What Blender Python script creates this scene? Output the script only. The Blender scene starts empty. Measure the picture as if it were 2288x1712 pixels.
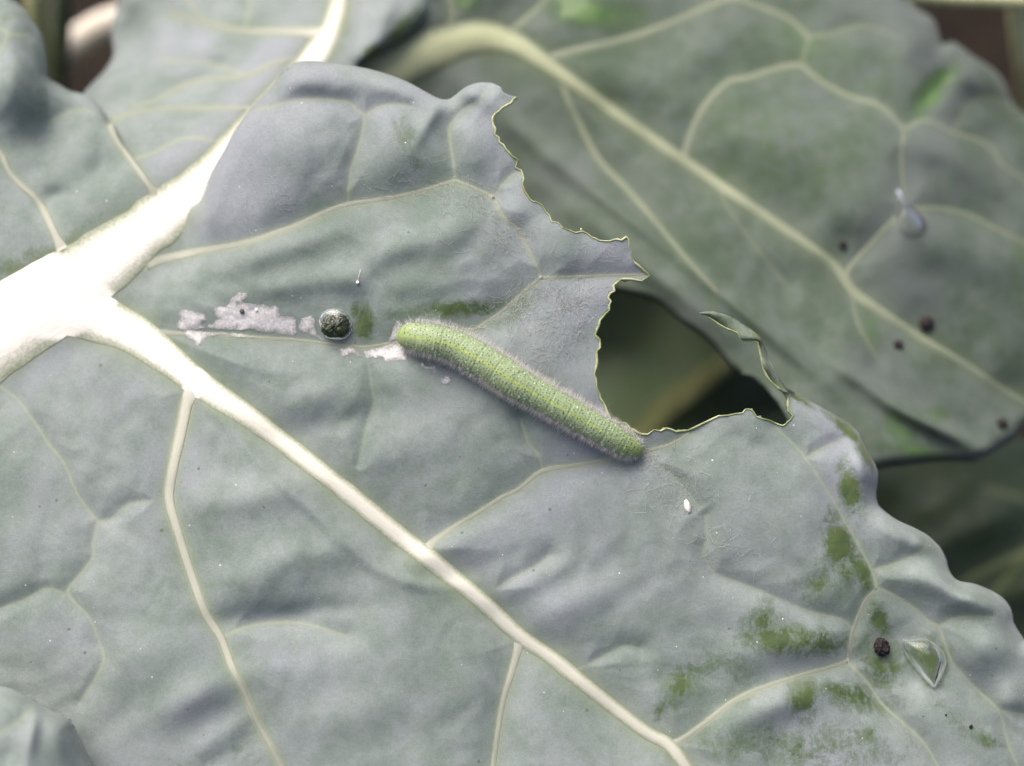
import bpy, math, random
import numpy as np
from mathutils import Vector, Matrix
from mathutils import noise as mnoise

random.seed(7)
RNG = np.random.default_rng(11)
scene = bpy.context.scene
scene.unit_settings.system = 'METRIC'
scene.unit_settings.scale_length = 0.01          # 1 unit = 1 cm
COL = scene.collection

# ------------------------------------------------------------------ camera
W, H = 2288.0, 1712.0
LENS, SENSOR = 55.0, 36.0
FOC = 16.0                                        # cm from lens to the caterpillar
PITCH = math.radians(60)                          # looking down by this much
FOCUS_PT = np.array([0.0, 0.0, 14.0])
FWD = np.array([0.0, math.cos(PITCH), -math.sin(PITCH)])
RIGHT = np.array([1.0, 0.0, 0.0])
UP = np.array([0.0, math.sin(PITCH), math.cos(PITCH)])
CAMPOS = FOCUS_PT - FOC * FWD
cam_d = bpy.data.cameras.new('camera')
cam = bpy.data.objects.new('camera', cam_d)
COL.objects.link(cam)
cam.location = CAMPOS
cam.rotation_euler = (math.pi / 2 - PITCH, 0, 0)
cam_d.lens = LENS
cam_d.sensor_width = SENSOR
cam_d.clip_start = 0.1
cam_d.clip_end = 3000
cam_d.dof.use_dof = True
cam_d.dof.focus_distance = FOC + 0.0
cam_d.dof.aperture_fstop = 0.088
scene.camera = cam

# ------------------------------------------------------------------ world, sun, exposure
SUN_EL, SUN_AZ = math.radians(58), math.radians(-38)     # azimuth from +Y, negative = from the left
world = bpy.data.worlds.new('World')
scene.world = world
world.use_nodes = True
wn = world.node_tree
wn.nodes.clear()
sky = wn.nodes.new('ShaderNodeTexSky')
sky.sky_type = 'NISHITA'
sky.sun_disc = False
sky.sun_elevation = SUN_EL
sky.sun_rotation = SUN_AZ
sky.dust_density = 7.0
sky.air_density = 0.45
sky.ozone_density = 1.0
bg = wn.nodes.new('ShaderNodeBackground')
bg.inputs['Strength'].default_value = 0.15
wo = wn.nodes.new('ShaderNodeOutputWorld')
wn.links.new(sky.outputs[0], bg.inputs[0])
wn.links.new(bg.outputs[0], wo.inputs[0])
sun_d = bpy.data.lights.new('sun', 'SUN')
sun_d.energy = 1.35
sun_d.angle = math.radians(52)
sun_d.color = (1.0, 0.97, 0.92)
sun = bpy.data.objects.new('sun', sun_d)
COL.objects.link(sun)
sd = Vector((math.sin(SUN_AZ) * math.cos(SUN_EL), math.cos(SUN_AZ) * math.cos(SUN_EL), math.sin(SUN_EL)))
sun.rotation_euler = sd.to_track_quat('Z', 'Y').to_euler()
sun.location = (0, 30, 60)
scene.cycles.max_bounces = 8
scene.cycles.diffuse_bounces = 3
scene.cycles.glossy_bounces = 3
scene.cycles.transmission_bounces = 8
scene.view_settings.view_transform = 'Standard'
scene.view_settings.look = 'None'
scene.view_settings.exposure = 0.86
scene.view_settings.gamma = 1.0
scene.view_settings.use_curve_mapping = False

# ------------------------------------------------------------------ helpers
PXCM = FOC * SENSOR / LENS / W                    # cm per source pixel at the focus distance


def world_pts(P, D):
    """pixel positions measured in the photograph + depth beyond the focus plane -> points in the place"""
    P = np.asarray(P, float)
    D = np.asarray(D, float)
    z = FOC + D
    x = (P[:, 0] - W / 2) / W * SENSOR / LENS * z
    y = -(P[:, 1] - H / 2) / W * SENSOR / LENS * z
    return CAMPOS + x[:, None] * RIGHT + y[:, None] * UP + z[:, None] * FWD


def catmull(pts, n=4, closed=False):
    p = np.asarray(pts, float)
    m = len(p)
    out = []
    segs = m if closed else m - 1
    for i in range(segs):
        if closed:
            a, b, c, d = p[(i - 1) % m], p[i], p[(i + 1) % m], p[(i + 2) % m]
        else:
            b, c = p[i], p[i + 1]
            a = p[i - 1] if i > 0 else 2 * b - c
            d = p[i + 2] if i + 2 < m else 2 * c - b
        for k in range(n):
            t = k / n
            out.append(0.5 * ((2 * b) + (-a + c) * t + (2 * a - 5 * b + 4 * c - d) * t * t + (-a + 3 * b - 3 * c + d) * t ** 3))
    if not closed:
        out.append(p[-1])
    return np.array(out)


def inside(P, poly):
    x, y = P[:, 0], P[:, 1]
    res = np.zeros(len(P), bool)
    a = poly
    b = np.roll(poly, -1, axis=0)
    for (x1, y1), (x2, y2) in zip(a, b):
        if y1 == y2:
            continue
        c = (y1 > y) != (y2 > y)
        if not c.any():
            continue
        xi = (x2 - x1) * (y - y1) / (y2 - y1) + x1
        res ^= c & (x < xi)
    return res


def nearest_on(P, line, closed=False):
    """distance to polyline and the closest point"""
    P = np.asarray(P, float)
    best = np.full(len(P), 1e9)
    bp = P.copy()
    n = len(line)
    for i in range(n if closed else n - 1):
        a, b = line[i], line[(i + 1) % n]
        ab = b - a
        L2 = (ab ** 2).sum() + 1e-9
        t = np.clip(((P - a) @ ab) / L2, 0, 1)
        q = a + t[:, None] * ab
        d = np.hypot(P[:, 0] - q[:, 0], P[:, 1] - q[:, 1])
        m = d < best
        best[m] = d[m]
        bp[m] = q[m]
    return best, bp


def vein_dist(P, line, wid, reach):
    """signed distance outside the vein's edge (negative inside); only within reach"""
    best = np.full(len(P), 1e9)
    if len(P) > 4000:
        mg = wid.max() / 2 + reach
        sub = np.nonzero((P[:, 0] > line[:, 0].min() - mg) & (P[:, 0] < line[:, 0].max() + mg) & (P[:, 1] > line[:, 1].min() - mg) & (P[:, 1] < line[:, 1].max() + mg))[0]
        if len(sub) < 0.7 * len(P):
            if len(sub):
                best[sub] = vein_dist(P[sub], line, wid, reach)
            return best
    for i in range(len(line) - 1):
        a, b = line[i], line[i + 1]
        wmax = max(wid[i], wid[i + 1]) / 2 + reach
        x0, x1 = min(a[0], b[0]) - wmax, max(a[0], b[0]) + wmax
        y0, y1 = min(a[1], b[1]) - wmax, max(a[1], b[1]) + wmax
        idx = np.nonzero((P[:, 0] > x0) & (P[:, 0] < x1) & (P[:, 1] > y0) & (P[:, 1] < y1))[0]
        if len(idx) == 0:
            continue
        ab = b - a
        t = np.clip(((P[idx] - a) @ ab) / ((ab ** 2).sum() + 1e-9), 0, 1)
        q = a + t[:, None] * ab
        d = np.hypot(P[idx, 0] - q[:, 0], P[idx, 1] - q[:, 1]) - 0.5 * (wid[i] + (wid[i + 1] - wid[i]) * t)
        best[idx] = np.minimum(best[idx], d)
    return best


class TPS:
    def __init__(self, ctrl):
        c = np.array(ctrl, float)
        self.X = c[:, :2] / 1000
        n = len(c)
        K = self.k(self.X, self.X) + 1e-4 * np.eye(n)
        Q = np.hstack([np.ones((n, 1)), self.X])
        A = np.zeros((n + 3, n + 3))
        A[:n, :n] = K
        A[:n, n:] = Q
        A[n:, :n] = Q.T
        self.w = np.linalg.solve(A, np.concatenate([c[:, 2], [0, 0, 0]]))

    @staticmethod
    def k(a, b):
        d2 = ((a[:, None, :] - b[None, :, :]) ** 2).sum(-1)
        return 0.5 * d2 * np.log(d2 + 1e-12)

    def __call__(self, P):
        X = np.asarray(P, float) / 1000
        out = np.empty(len(X))
        n = len(self.X)
        for i in range(0, len(X), 40000):
            x = X[i:i + 40000]
            out[i:i + 40000] = self.k(x, self.X) @ self.w[:n] + self.w[n] + x @ self.w[n + 1:]
        return out


NG = RNG.standard_normal((256, 256))


def vnoise(P, wl, off=0):
    x = P[:, 0] / wl + 50.3 + off * 17.1
    y = P[:, 1] / wl + 50.7 + off * 9.7
    xi, yi = np.floor(x).astype(int), np.floor(y).astype(int)
    fx, fy = x - xi, y - yi
    fx = fx ** 3 * (fx * (fx * 6 - 15) + 10)
    fy = fy ** 3 * (fy * (fy * 6 - 15) + 10)
    g = lambda i, j: NG[i % 256, j % 256]
    return (g(xi, yi) * (1 - fx) + g(xi + 1, yi) * fx) * (1 - fy) + (g(xi, yi + 1) * (1 - fx) + g(xi + 1, yi + 1) * fx) * fy


# ------------------------------------------------------------------ scene tree helpers
def tag(o, label=None, cat=None, group=None, kind=None):
    if label: o['label'] = label
    if cat: o['category'] = cat
    if group: o['group'] = group
    if kind: o['kind'] = kind
    return o


def empty(name, loc):
    o = bpy.data.objects.new(name, None)
    o.empty_display_size = 0.2
    COL.objects.link(o)
    o.location = Vector(loc)
    return o


def mesh_obj(name, verts, faces, mats, parent=None, smooth=True, fmat=None, uv=None, col=None):
    """verts in world coordinates"""
    me = bpy.data.meshes.new(name)
    V = np.asarray(verts, float)
    if parent is not None:
        org = np.array(parent['_o']) if '_o' in parent else np.array(parent.location)
    else:
        org = V.mean(0)
    me.from_pydata((V - org).tolist(), [], [list(map(int, f)) for f in faces])
    if not isinstance(mats, (list, tuple)):
        mats = [mats]
    for m in mats:
        me.materials.append(m)
    if smooth:
        me.polygons.foreach_set('use_smooth', np.ones(len(me.polygons), bool))
    if fmat is not None:
        me.polygons.foreach_set('material_index', np.asarray(fmat, np.int32))
    if col is not None:
        a = me.color_attributes.new('masks', 'FLOAT_COLOR', 'POINT')
        a.data.foreach_set('color', np.asarray(col, np.float32).ravel())
    if uv is not None:
        u = me.uv_layers.new(name='UVMap')
        li = np.empty(len(me.loops), np.int32)
        me.loops.foreach_get('vertex_index', li)
        u.data.foreach_set('uv', np.asarray(uv, np.float32)[li].ravel())
    me.update()
    o = bpy.data.objects.new(name, me)
    COL.objects.link(o)
    if parent is not None:
        o.parent = parent
    else:
        o.location = Vector(org)
    return o


# ------------------------------------------------------------------ material helpers
class NT:
    def __init__(self, name):
        self.m = bpy.data.materials.new(name)
        self.m.use_nodes = True
        self.t = self.m.node_tree
        self.t.nodes.clear()
        self.out = self.t.nodes.new('ShaderNodeOutputMaterial')

    def n(self, typ, **kw):
        nd = self.t.nodes.new(typ)
        for k, v in kw.items():
            if k.startswith('i_'):
                key = k[2:]
                key = int(key) if key.isdigit() else key
                nd.inputs[key].default_value = v
            else:
                setattr(nd, k, v)
        return nd

    def l(self, a, b):
        self.t.links.new(a, b)

    def math(self, op, a, b=None, c=None, clamp=False):
        nd = self.n('ShaderNodeMath', operation=op, use_clamp=clamp)
        for i, v in enumerate((a, b, c)):
            if v is None: continue
            if isinstance(v, (int, float)): nd.inputs[i].default_value = v
            else: self.l(v, nd.inputs[i])
        return nd.outputs[0]

    def step(self, x, lo, hi):
        nd = self.n('ShaderNodeMapRange', interpolation_type='SMOOTHSTEP')
        self.l(x, nd.inputs['Value'])
        nd.inputs['From Min'].default_value = lo
        nd.inputs['From Max'].default_value = hi
        return nd.outputs['Result']

    def mix(self, fac, a, b):
        nd = self.n('ShaderNodeMix', data_type='RGBA')
        for key, v in ((0, fac), (6, a), (7, b)):
            if isinstance(v, (int, float)): nd.inputs[key].default_value = v
            elif isinstance(v, tuple): nd.inputs[key].default_value = v + (1,) if len(v) == 3 else v
            else: self.l(v, nd.inputs[key])
        return nd.outputs[2]

    def noise(self, vec, scale, detail=3, rough=0.55, dist=0.0):
        nd = self.n('ShaderNodeTexNoise', i_Scale=scale, i_Detail=detail, i_Roughness=rough, i_Distortion=dist)
        self.l(vec, nd.inputs['Vector'])
        return nd.outputs['Fac']

    def scaled(self, vec, s, rot=(0, 0, 0)):
        nd = self.n('ShaderNodeMapping')
        nd.inputs['Scale'].default_value = s
        nd.inputs['Rotation'].default_value = rot
        self.l(vec, nd.inputs['Vector'])
        return nd.outputs[0]

    def principled(self, **kw):
        p = self.n('ShaderNodeBsdfPrincipled')
        for k, v in kw.items():
            k = k.replace('_', ' ')
            if isinstance(v, (int, float)): p.inputs[k].default_value = v
            elif isinstance(v, tuple): p.inputs[k].default_value = v + (1,) if len(v) == 3 and k not in ('Subsurface Radius', 'Normal') else v
            else: self.l(v, p.inputs[k])
        return p


def leaf_material(name, bloom=(0.226, 0.258, 0.250), bloom2=(0.140, 0.182, 0.152), green=(0.042, 0.074, 0.015), vein=(0.30, 0.325, 0.25), halo=(0.215, 0.255, 0.135), bias=0.0, specks=1.0):
    k = NT(name)
    tc = k.n('ShaderNodeTexCoord').outputs['Object']
    at = k.n('ShaderNodeAttribute', attribute_name='masks')
    sep = k.n('ShaderNodeSeparateColor')
    k.l(at.outputs['Color'], sep.inputs[0])
    vm, hm, bm = sep.outputs[0], sep.outputs[1], sep.outputs[2]
    big = k.noise(tc, 0.9, 2, 0.6)
    mid = k.noise(tc, 4.0, 3, 0.65)
    fine = k.noise(tc, 26.0, 2, 0.7)
    grain = k.noise(tc, 80.0, 0, 0.6)
    # wax bloom
    f1 = k.math('ADD', k.math('MULTIPLY', big, 0.6), k.math('MULTIPLY', mid, 0.5))
    c = k.mix(k.step(f1, 0.36, 0.76), bloom, bloom2)
    lil = k.step(k.noise(k.scaled(tc, (1, 1, 1), (0.7, 0.3, 1.1)), 0.55, 3, 0.5), 0.48, 0.70)
    c = k.mix(k.math('MULTIPLY', lil, 0.7), c, (bloom[0] * 1.08, bloom[1] * 1.0, bloom[2] * 1.16))
    gmul = k.math('ADD', k.math('MULTIPLY', grain, 0.38), k.math('MULTIPLY', fine, 0.26))
    val = k.n('ShaderNodeHueSaturation')
    k.l(k.math('ADD', gmul, 0.68), val.inputs['Value'])
    k.l(c, val.inputs['Color'])
    c = val.outputs[0]
    # wax rubbed off: streaky green
    st = k.noise(k.scaled(tc, (9, 3.0, 5), (0.0, 0.0, 0.6)), 1.9, 3, 0.68, 0.4)
    st2 = k.noise(k.scaled(tc, (26, 6, 12), (0.0, 0.0, 0.6)), 2.2, 2, 0.7)
    blot = k.noise(tc, 3.4, 5, 0.70, 0.6)
    stm = k.math('ADD', k.math('MULTIPLY', k.math('SUBTRACT', blot, 0.5), 3.6), k.math('ADD', k.math('MULTIPLY', k.math('SUBTRACT', st, 0.5), 0.9), k.math('ADD', k.math('MULTIPLY', k.math('SUBTRACT', st2, 0.5), 0.6), k.math('MULTIPLY', k.math('SUBTRACT', fine, 0.5), 1.3))))
    b = k.math('ADD', k.math('ADD', bm, bias), k.math('MULTIPLY', stm, k.math('MULTIPLY_ADD', bm, 0.65, 0.16)))
    part = k.step(b, 0.16, 0.52)
    bare = k.math('MULTIPLY', k.step(b, 0.44, 0.80), 0.92)
    gr = k.mix(k.step(mid, 0.35, 0.65), green, (green[0] * 1.7, green[1] * 1.45, green[2] * 1.5))
    c = k.mix(k.math('MULTIPLY', part, 0.62), c, tuple(0.6 * a_ + 0.4 * b_ for a_, b_ in zip(green, bloom2)))
    c = k.mix(bare, c, gr)
    # thin olive freckles
    v1 = k.n('ShaderNodeTexVoronoi', feature='F1', i_Scale=5.5, i_Randomness=1.0)
    k.l(tc, v1.inputs['Vector'])
    sz = k.n('ShaderNodeSeparateColor')
    k.l(v1.outputs['Color'], sz.inputs[0])
    rad = k.math('MULTIPLY', k.math('POWER', sz.outputs[0], 4.0), 0.11)
    dd = k.math('ADD', v1.outputs['Distance'], k.math('MULTIPLY', k.math('SUBTRACT', fine, 0.5), 0.10))
    spot = k.math('MULTIPLY', k.math('LESS_THAN', dd, rad), 0.62 * specks)
    c = k.mix(spot, c, (0.07, 0.085, 0.035))
    # pale dust specks
    v2 = k.n('ShaderNodeTexVoronoi', feature='F1', i_Scale=9.0, i_Randomness=1.0)
    k.l(k.scaled(tc, (1, 1, 1), (0.4, 0.9, 0.2)), v2.inputs['Vector'])
    sz2 = k.n('ShaderNodeSeparateColor')
    k.l(v2.outputs['Color'], sz2.inputs[0])
    rad2 = k.math('MULTIPLY', k.math('POWER', sz2.outputs[1], 5.0), 0.080)
    c = k.mix(k.math('MULTIPLY', k.math('LESS_THAN', v2.outputs['Distance'], rad2), 0.8 * specks), c, (0.75, 0.75, 0.70))
    # veins
    hv = k.math('MULTIPLY', hm, k.math('MULTIPLY_ADD', fine, 0.9, 0.30), clamp=True)
    c = k.mix(hv, c, halo)
    vv = k.math('MULTIPLY', vm, k.math('MULTIPLY_ADD', fine, 0.7, 0.45), clamp=True)
    c = k.mix(vv, c, vein)
    rough = k.math('MULTIPLY_ADD', bare, -0.28, 0.68)
    spec = k.math('MULTIPLY_ADD', bare, 0.25, 0.22)
    hgt = k.math('ADD', k.math('MULTIPLY', mid, 0.34), k.math('ADD', k.math('MULTIPLY', fine, 0.10), k.math('MULTIPLY', grain, 0.03)))
    bump = k.n('ShaderNodeBump', i_Strength=0.45, i_Distance=0.05)
    k.l(hgt, bump.inputs['Height'])
    p = k.principled(Base_Color=c, Roughness=rough, Specular_IOR_Level=spec, Normal=bump.outputs[0], Sheen_Weight=0.12, Sheen_Roughness=0.5)
    tr = k.n('ShaderNodeBsdfTranslucent')
    k.l(k.mix(0.5, c, (0.30, 0.42, 0.10)), tr.inputs['Color'])
    ms = k.n('ShaderNodeMixShader')
    ms.inputs[0].default_value = 0.10
    k.l(p.outputs[0], ms.inputs[1])
    k.l(tr.outputs[0], ms.inputs[2])
    k.l(ms.outputs[0], k.out.inputs[0])
    return k.m


def vein_material(name, cream=(0.88, 0.845, 0.74), dull=(0.235, 0.25, 0.19), edge=(0.225, 0.255, 0.165)):
    """masks: R = how pale, G = distance across (0 centre, 1 edge)"""
    k = NT(name)
    tc = k.n('ShaderNodeTexCoord').outputs['Object']
    at = k.n('ShaderNodeAttribute', attribute_name='masks')
    sep = k.n('ShaderNodeSeparateColor')
    k.l(at.outputs['Color'], sep.inputs[0])
    pale, acr = sep.outputs[0], sep.outputs[1]
    uv = k.n('ShaderNodeTexCoord').outputs['UV']
    stria = k.noise(k.scaled(uv, (6, 26, 1)), 1.0, 4, 0.6)
    fine = k.noise(tc, 34.0, 3, 0.65)
    c = k.mix(pale, dull, cream)
    hs = k.n('ShaderNodeHueSaturation')
    k.l(k.math('ADD', k.math('MULTIPLY', stria, 0.20), k.math('MULTIPLY_ADD', fine, 0.16, 0.80)), hs.inputs['Value'])
    k.l(c, hs.inputs['Color'])
    e = k.step(k.math('ADD', acr, k.math('MULTIPLY', k.math('SUBTRACT', fine, 0.5), 0.6)), 0.34, 1.08)
    edg = k.mix(k.step(pale, 0.05, 0.35), (0.22, 0.245, 0.21), edge)
    c = k.mix(e, hs.outputs[0], edg)
    bump = k.n('ShaderNodeBump', i_Strength=0.3, i_Distance=0.02)
    k.l(k.math('ADD', stria, k.math('MULTIPLY', fine, 0.5)), bump.inputs['Height'])
    p = k.principled(Base_Color=c, Roughness=0.5, Specular_IOR_Level=0.3, Normal=bump.outputs[0])
    k.l(p.outputs[0], k.out.inputs[0])
    return k.m


def simple_material(name, c1, c2, scale=10, rough=0.6, spec=0.3, bump=0.3, bdist=0.02, detail=4, lo=0.35, hi=0.65, trans=None, stretch=(1, 1, 1)):
    k = NT(name)
    tc = k.n('ShaderNodeTexCoord').outputs['Object']
    n1 = k.noise(k.scaled(tc, stretch), scale, detail, 0.6)
    c = k.mix(k.step(n1, lo, hi), c1, c2)
    b = k.n('ShaderNodeBump', i_Strength=bump, i_Distance=bdist)
    k.l(n1, b.inputs['Height'])
    p = k.principled(Base_Color=c, Roughness=rough, Specular_IOR_Level=spec, Normal=b.outputs[0])
    sh = p.outputs[0]
    if trans:
        t = k.n('ShaderNodeBsdfTranslucent')
        t.inputs['Color'].default_value = trans + (1,)
        ms = k.n('ShaderNodeMixShader')
        ms.inputs[0].default_value = 0.4
        k.l(sh, ms.inputs[1])
        k.l(t.outputs[0], ms.inputs[2])
        sh = ms.outputs[0]
    k.l(sh, k.out.inputs[0])
    return k.m


M = {}
M['leaf'] = leaf_material('waxy_leaf')
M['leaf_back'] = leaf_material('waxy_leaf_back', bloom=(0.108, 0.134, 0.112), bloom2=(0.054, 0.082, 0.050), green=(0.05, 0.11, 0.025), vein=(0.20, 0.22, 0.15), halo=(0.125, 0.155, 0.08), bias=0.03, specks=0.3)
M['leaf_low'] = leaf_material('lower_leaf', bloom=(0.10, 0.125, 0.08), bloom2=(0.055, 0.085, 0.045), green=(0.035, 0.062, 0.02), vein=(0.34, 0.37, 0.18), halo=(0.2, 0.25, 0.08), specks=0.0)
M['vein'] = vein_material('leaf_rib')
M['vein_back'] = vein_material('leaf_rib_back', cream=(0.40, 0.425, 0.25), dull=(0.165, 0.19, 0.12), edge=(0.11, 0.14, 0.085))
M['cut'] = simple_material('eaten_edge', (0.20, 0.25, 0.08), (0.52, 0.52, 0.30), 7, 0.5, 0.3, 0.4, 0.01)
def rim_material():
    k = NT('eaten_edge_dry')
    tc = k.n('ShaderNodeTexCoord').outputs['Object']
    n1 = k.noise(tc, 6, 4, 0.65)
    n2 = k.noise(tc, 3.1, 3, 0.6)
    c = k.mix(k.step(n1, 0.35, 0.65), (0.16, 0.21, 0.07), (0.46, 0.47, 0.26))
    c = k.mix(k.step(n2, 0.58, 0.70), c, (0.20, 0.15, 0.08))
    p = k.principled(Base_Color=c, Roughness=0.6, Specular_IOR_Level=0.3)
    k.l(p.outputs[0], k.out.inputs[0])
    return k.m


M['cut'] = rim_material()
M['scar'] = simple_material('papery_scar', (0.44, 0.42, 0.405), (0.64, 0.60, 0.585), 24, 0.55, 0.35, 0.35, 0.01)
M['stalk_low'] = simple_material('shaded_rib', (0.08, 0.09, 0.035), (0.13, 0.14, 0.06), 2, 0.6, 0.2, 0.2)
M['soil'] = simple_material('soil', (0.010, 0.0075, 0.006), (0.026, 0.019, 0.014), 2.5, 0.9, 0.1, 0.8, 0.3, 8)
M['stalk'] = simple_material('stalk', (0.42, 0.45, 0.20), (0.58, 0.58, 0.34), 3, 0.55, 0.3, 0.3, 0.03, stretch=(3, 3, 0.4))
M['pale'] = simple_material('pale_stalk', (0.62, 0.56, 0.46), (0.74, 0.68, 0.58), 2, 0.6, 0.3, 0.3, 0.03)
M['hair'] = simple_material('fuzz', (0.80, 0.77, 0.73), (0.90, 0.87, 0.84), 20, 0.45, 0.4, 0.0, trans=(0.8, 0.78, 0.72))
M['silk'] = simple_material('silk', (0.60, 0.60, 0.58), (0.75, 0.75, 0.73), 20, 0.4, 0.4, 0.0, trans=(0.7, 0.7, 0.68))
M['frass'] = simple_material('black_frass', (0.012, 0.009, 0.009), (0.07, 0.05, 0.045), 26, 0.7, 0.35, 0.9, 0.03, 5, 0.45, 0.75)
M['frass_wet'] = simple_material('wet_frass', (0.007, 0.010, 0.005), (0.038, 0.052, 0.014), 14, 0.18, 0.5, 0.9, 0.03, 5)
M['husk'] = simple_material('husk', (0.78, 0.68, 0.58), (0.86, 0.82, 0.76), 20, 0.6, 0.3, 0.4, 0.01)
M['tub'] = simple_material('dark_tubercle', (0.03, 0.05, 0.04), (0.07, 0.10, 0.08), 20, 0.5, 0.3, 0)
M['tubw'] = simple_material('pale_tubercle', (0.62, 0.70, 0.62), (0.75, 0.80, 0.74), 20, 0.4, 0.4, 0)


def water_material():
    k = NT('water')
    p = k.principled(Base_Color=(1.0, 1.0, 1.0), Roughness=0.0, IOR=1.333, Transmission_Weight=1.0)
    k.l(p.outputs[0], k.out.inputs[0])
    return k.m


M['water'] = water_material()


def caterpillar_material():
    k = NT('caterpillar_skin')
    uv = k.n('ShaderNodeTexCoord').outputs['UV']
    tc = k.n('ShaderNodeTexCoord').outputs['Object']
    s = k.n('ShaderNodeSeparateXYZ')
    k.l(uv, s.inputs[0])
    u, v = s.outputs[0], s.outputs[1]
    n = k.noise(tc, 16, 4, 0.6)
    n2 = k.noise(tc, 60, 2, 0.6)
    c = k.mix(k.step(n, 0.35, 0.7), (0.225, 0.295, 0.145), (0.265, 0.335, 0.185))
    # ends yellower
    endm = k.math('ADD', k.step(u, 0.08, 0.0), k.step(u, 0.86, 1.0), clamp=True)
    c = k.mix(k.math('MULTIPLY', endm, 0.6), c, (0.24, 0.33, 0.06))
    # bluish flanks
    av = k.math('ABSOLUTE', k.math('SUBTRACT', v, 0.5))
    c = k.mix(k.math('MULTIPLY', k.step(av, 0.08, 0.2), 0.35), c, (0.225, 0.30, 0.17))
    # slightly darker green along the folds between the segments
    seg = k.math('PINGPONG', k.math('MULTIPLY', u, 13.0), 0.5)
    c = k.mix(k.math('MULTIPLY', k.step(seg, 0.05, 0.0), 0.10), c, (0.16, 0.30, 0.05))
    # back stripe
    edge = k.math('ADD', av, k.math('MULTIPLY', k.math('SUBTRACT', n2, 0.5), 0.008))
    st = k.math('MULTIPLY', k.step(edge, 0.020, 0.007), k.math('MULTIPLY', k.step(u, 0.01, 0.06), k.step(u, 0.94, 0.75)))
    c = k.mix(k.math('MULTIPLY', st, 0.5), c, (0.34, 0.42, 0.05))
    b = k.n('ShaderNodeBump', i_Strength=0.35, i_Distance=0.015)
    k.l(k.math('ADD', n2, n), b.inputs['Height'])
    p = k.principled(Base_Color=c, Roughness=0.5, Specular_IOR_Level=0.3, Normal=b.outputs[0], Sheen_Weight=0.2, Sheen_Roughness=0.4)
    k.l(p.outputs[0], k.out.inputs[0])
    return k.m


M['caterpillar'] = caterpillar_material()

# ------------------------------------------------------------------ leaf patches
LEAF_T = 0.035


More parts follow.
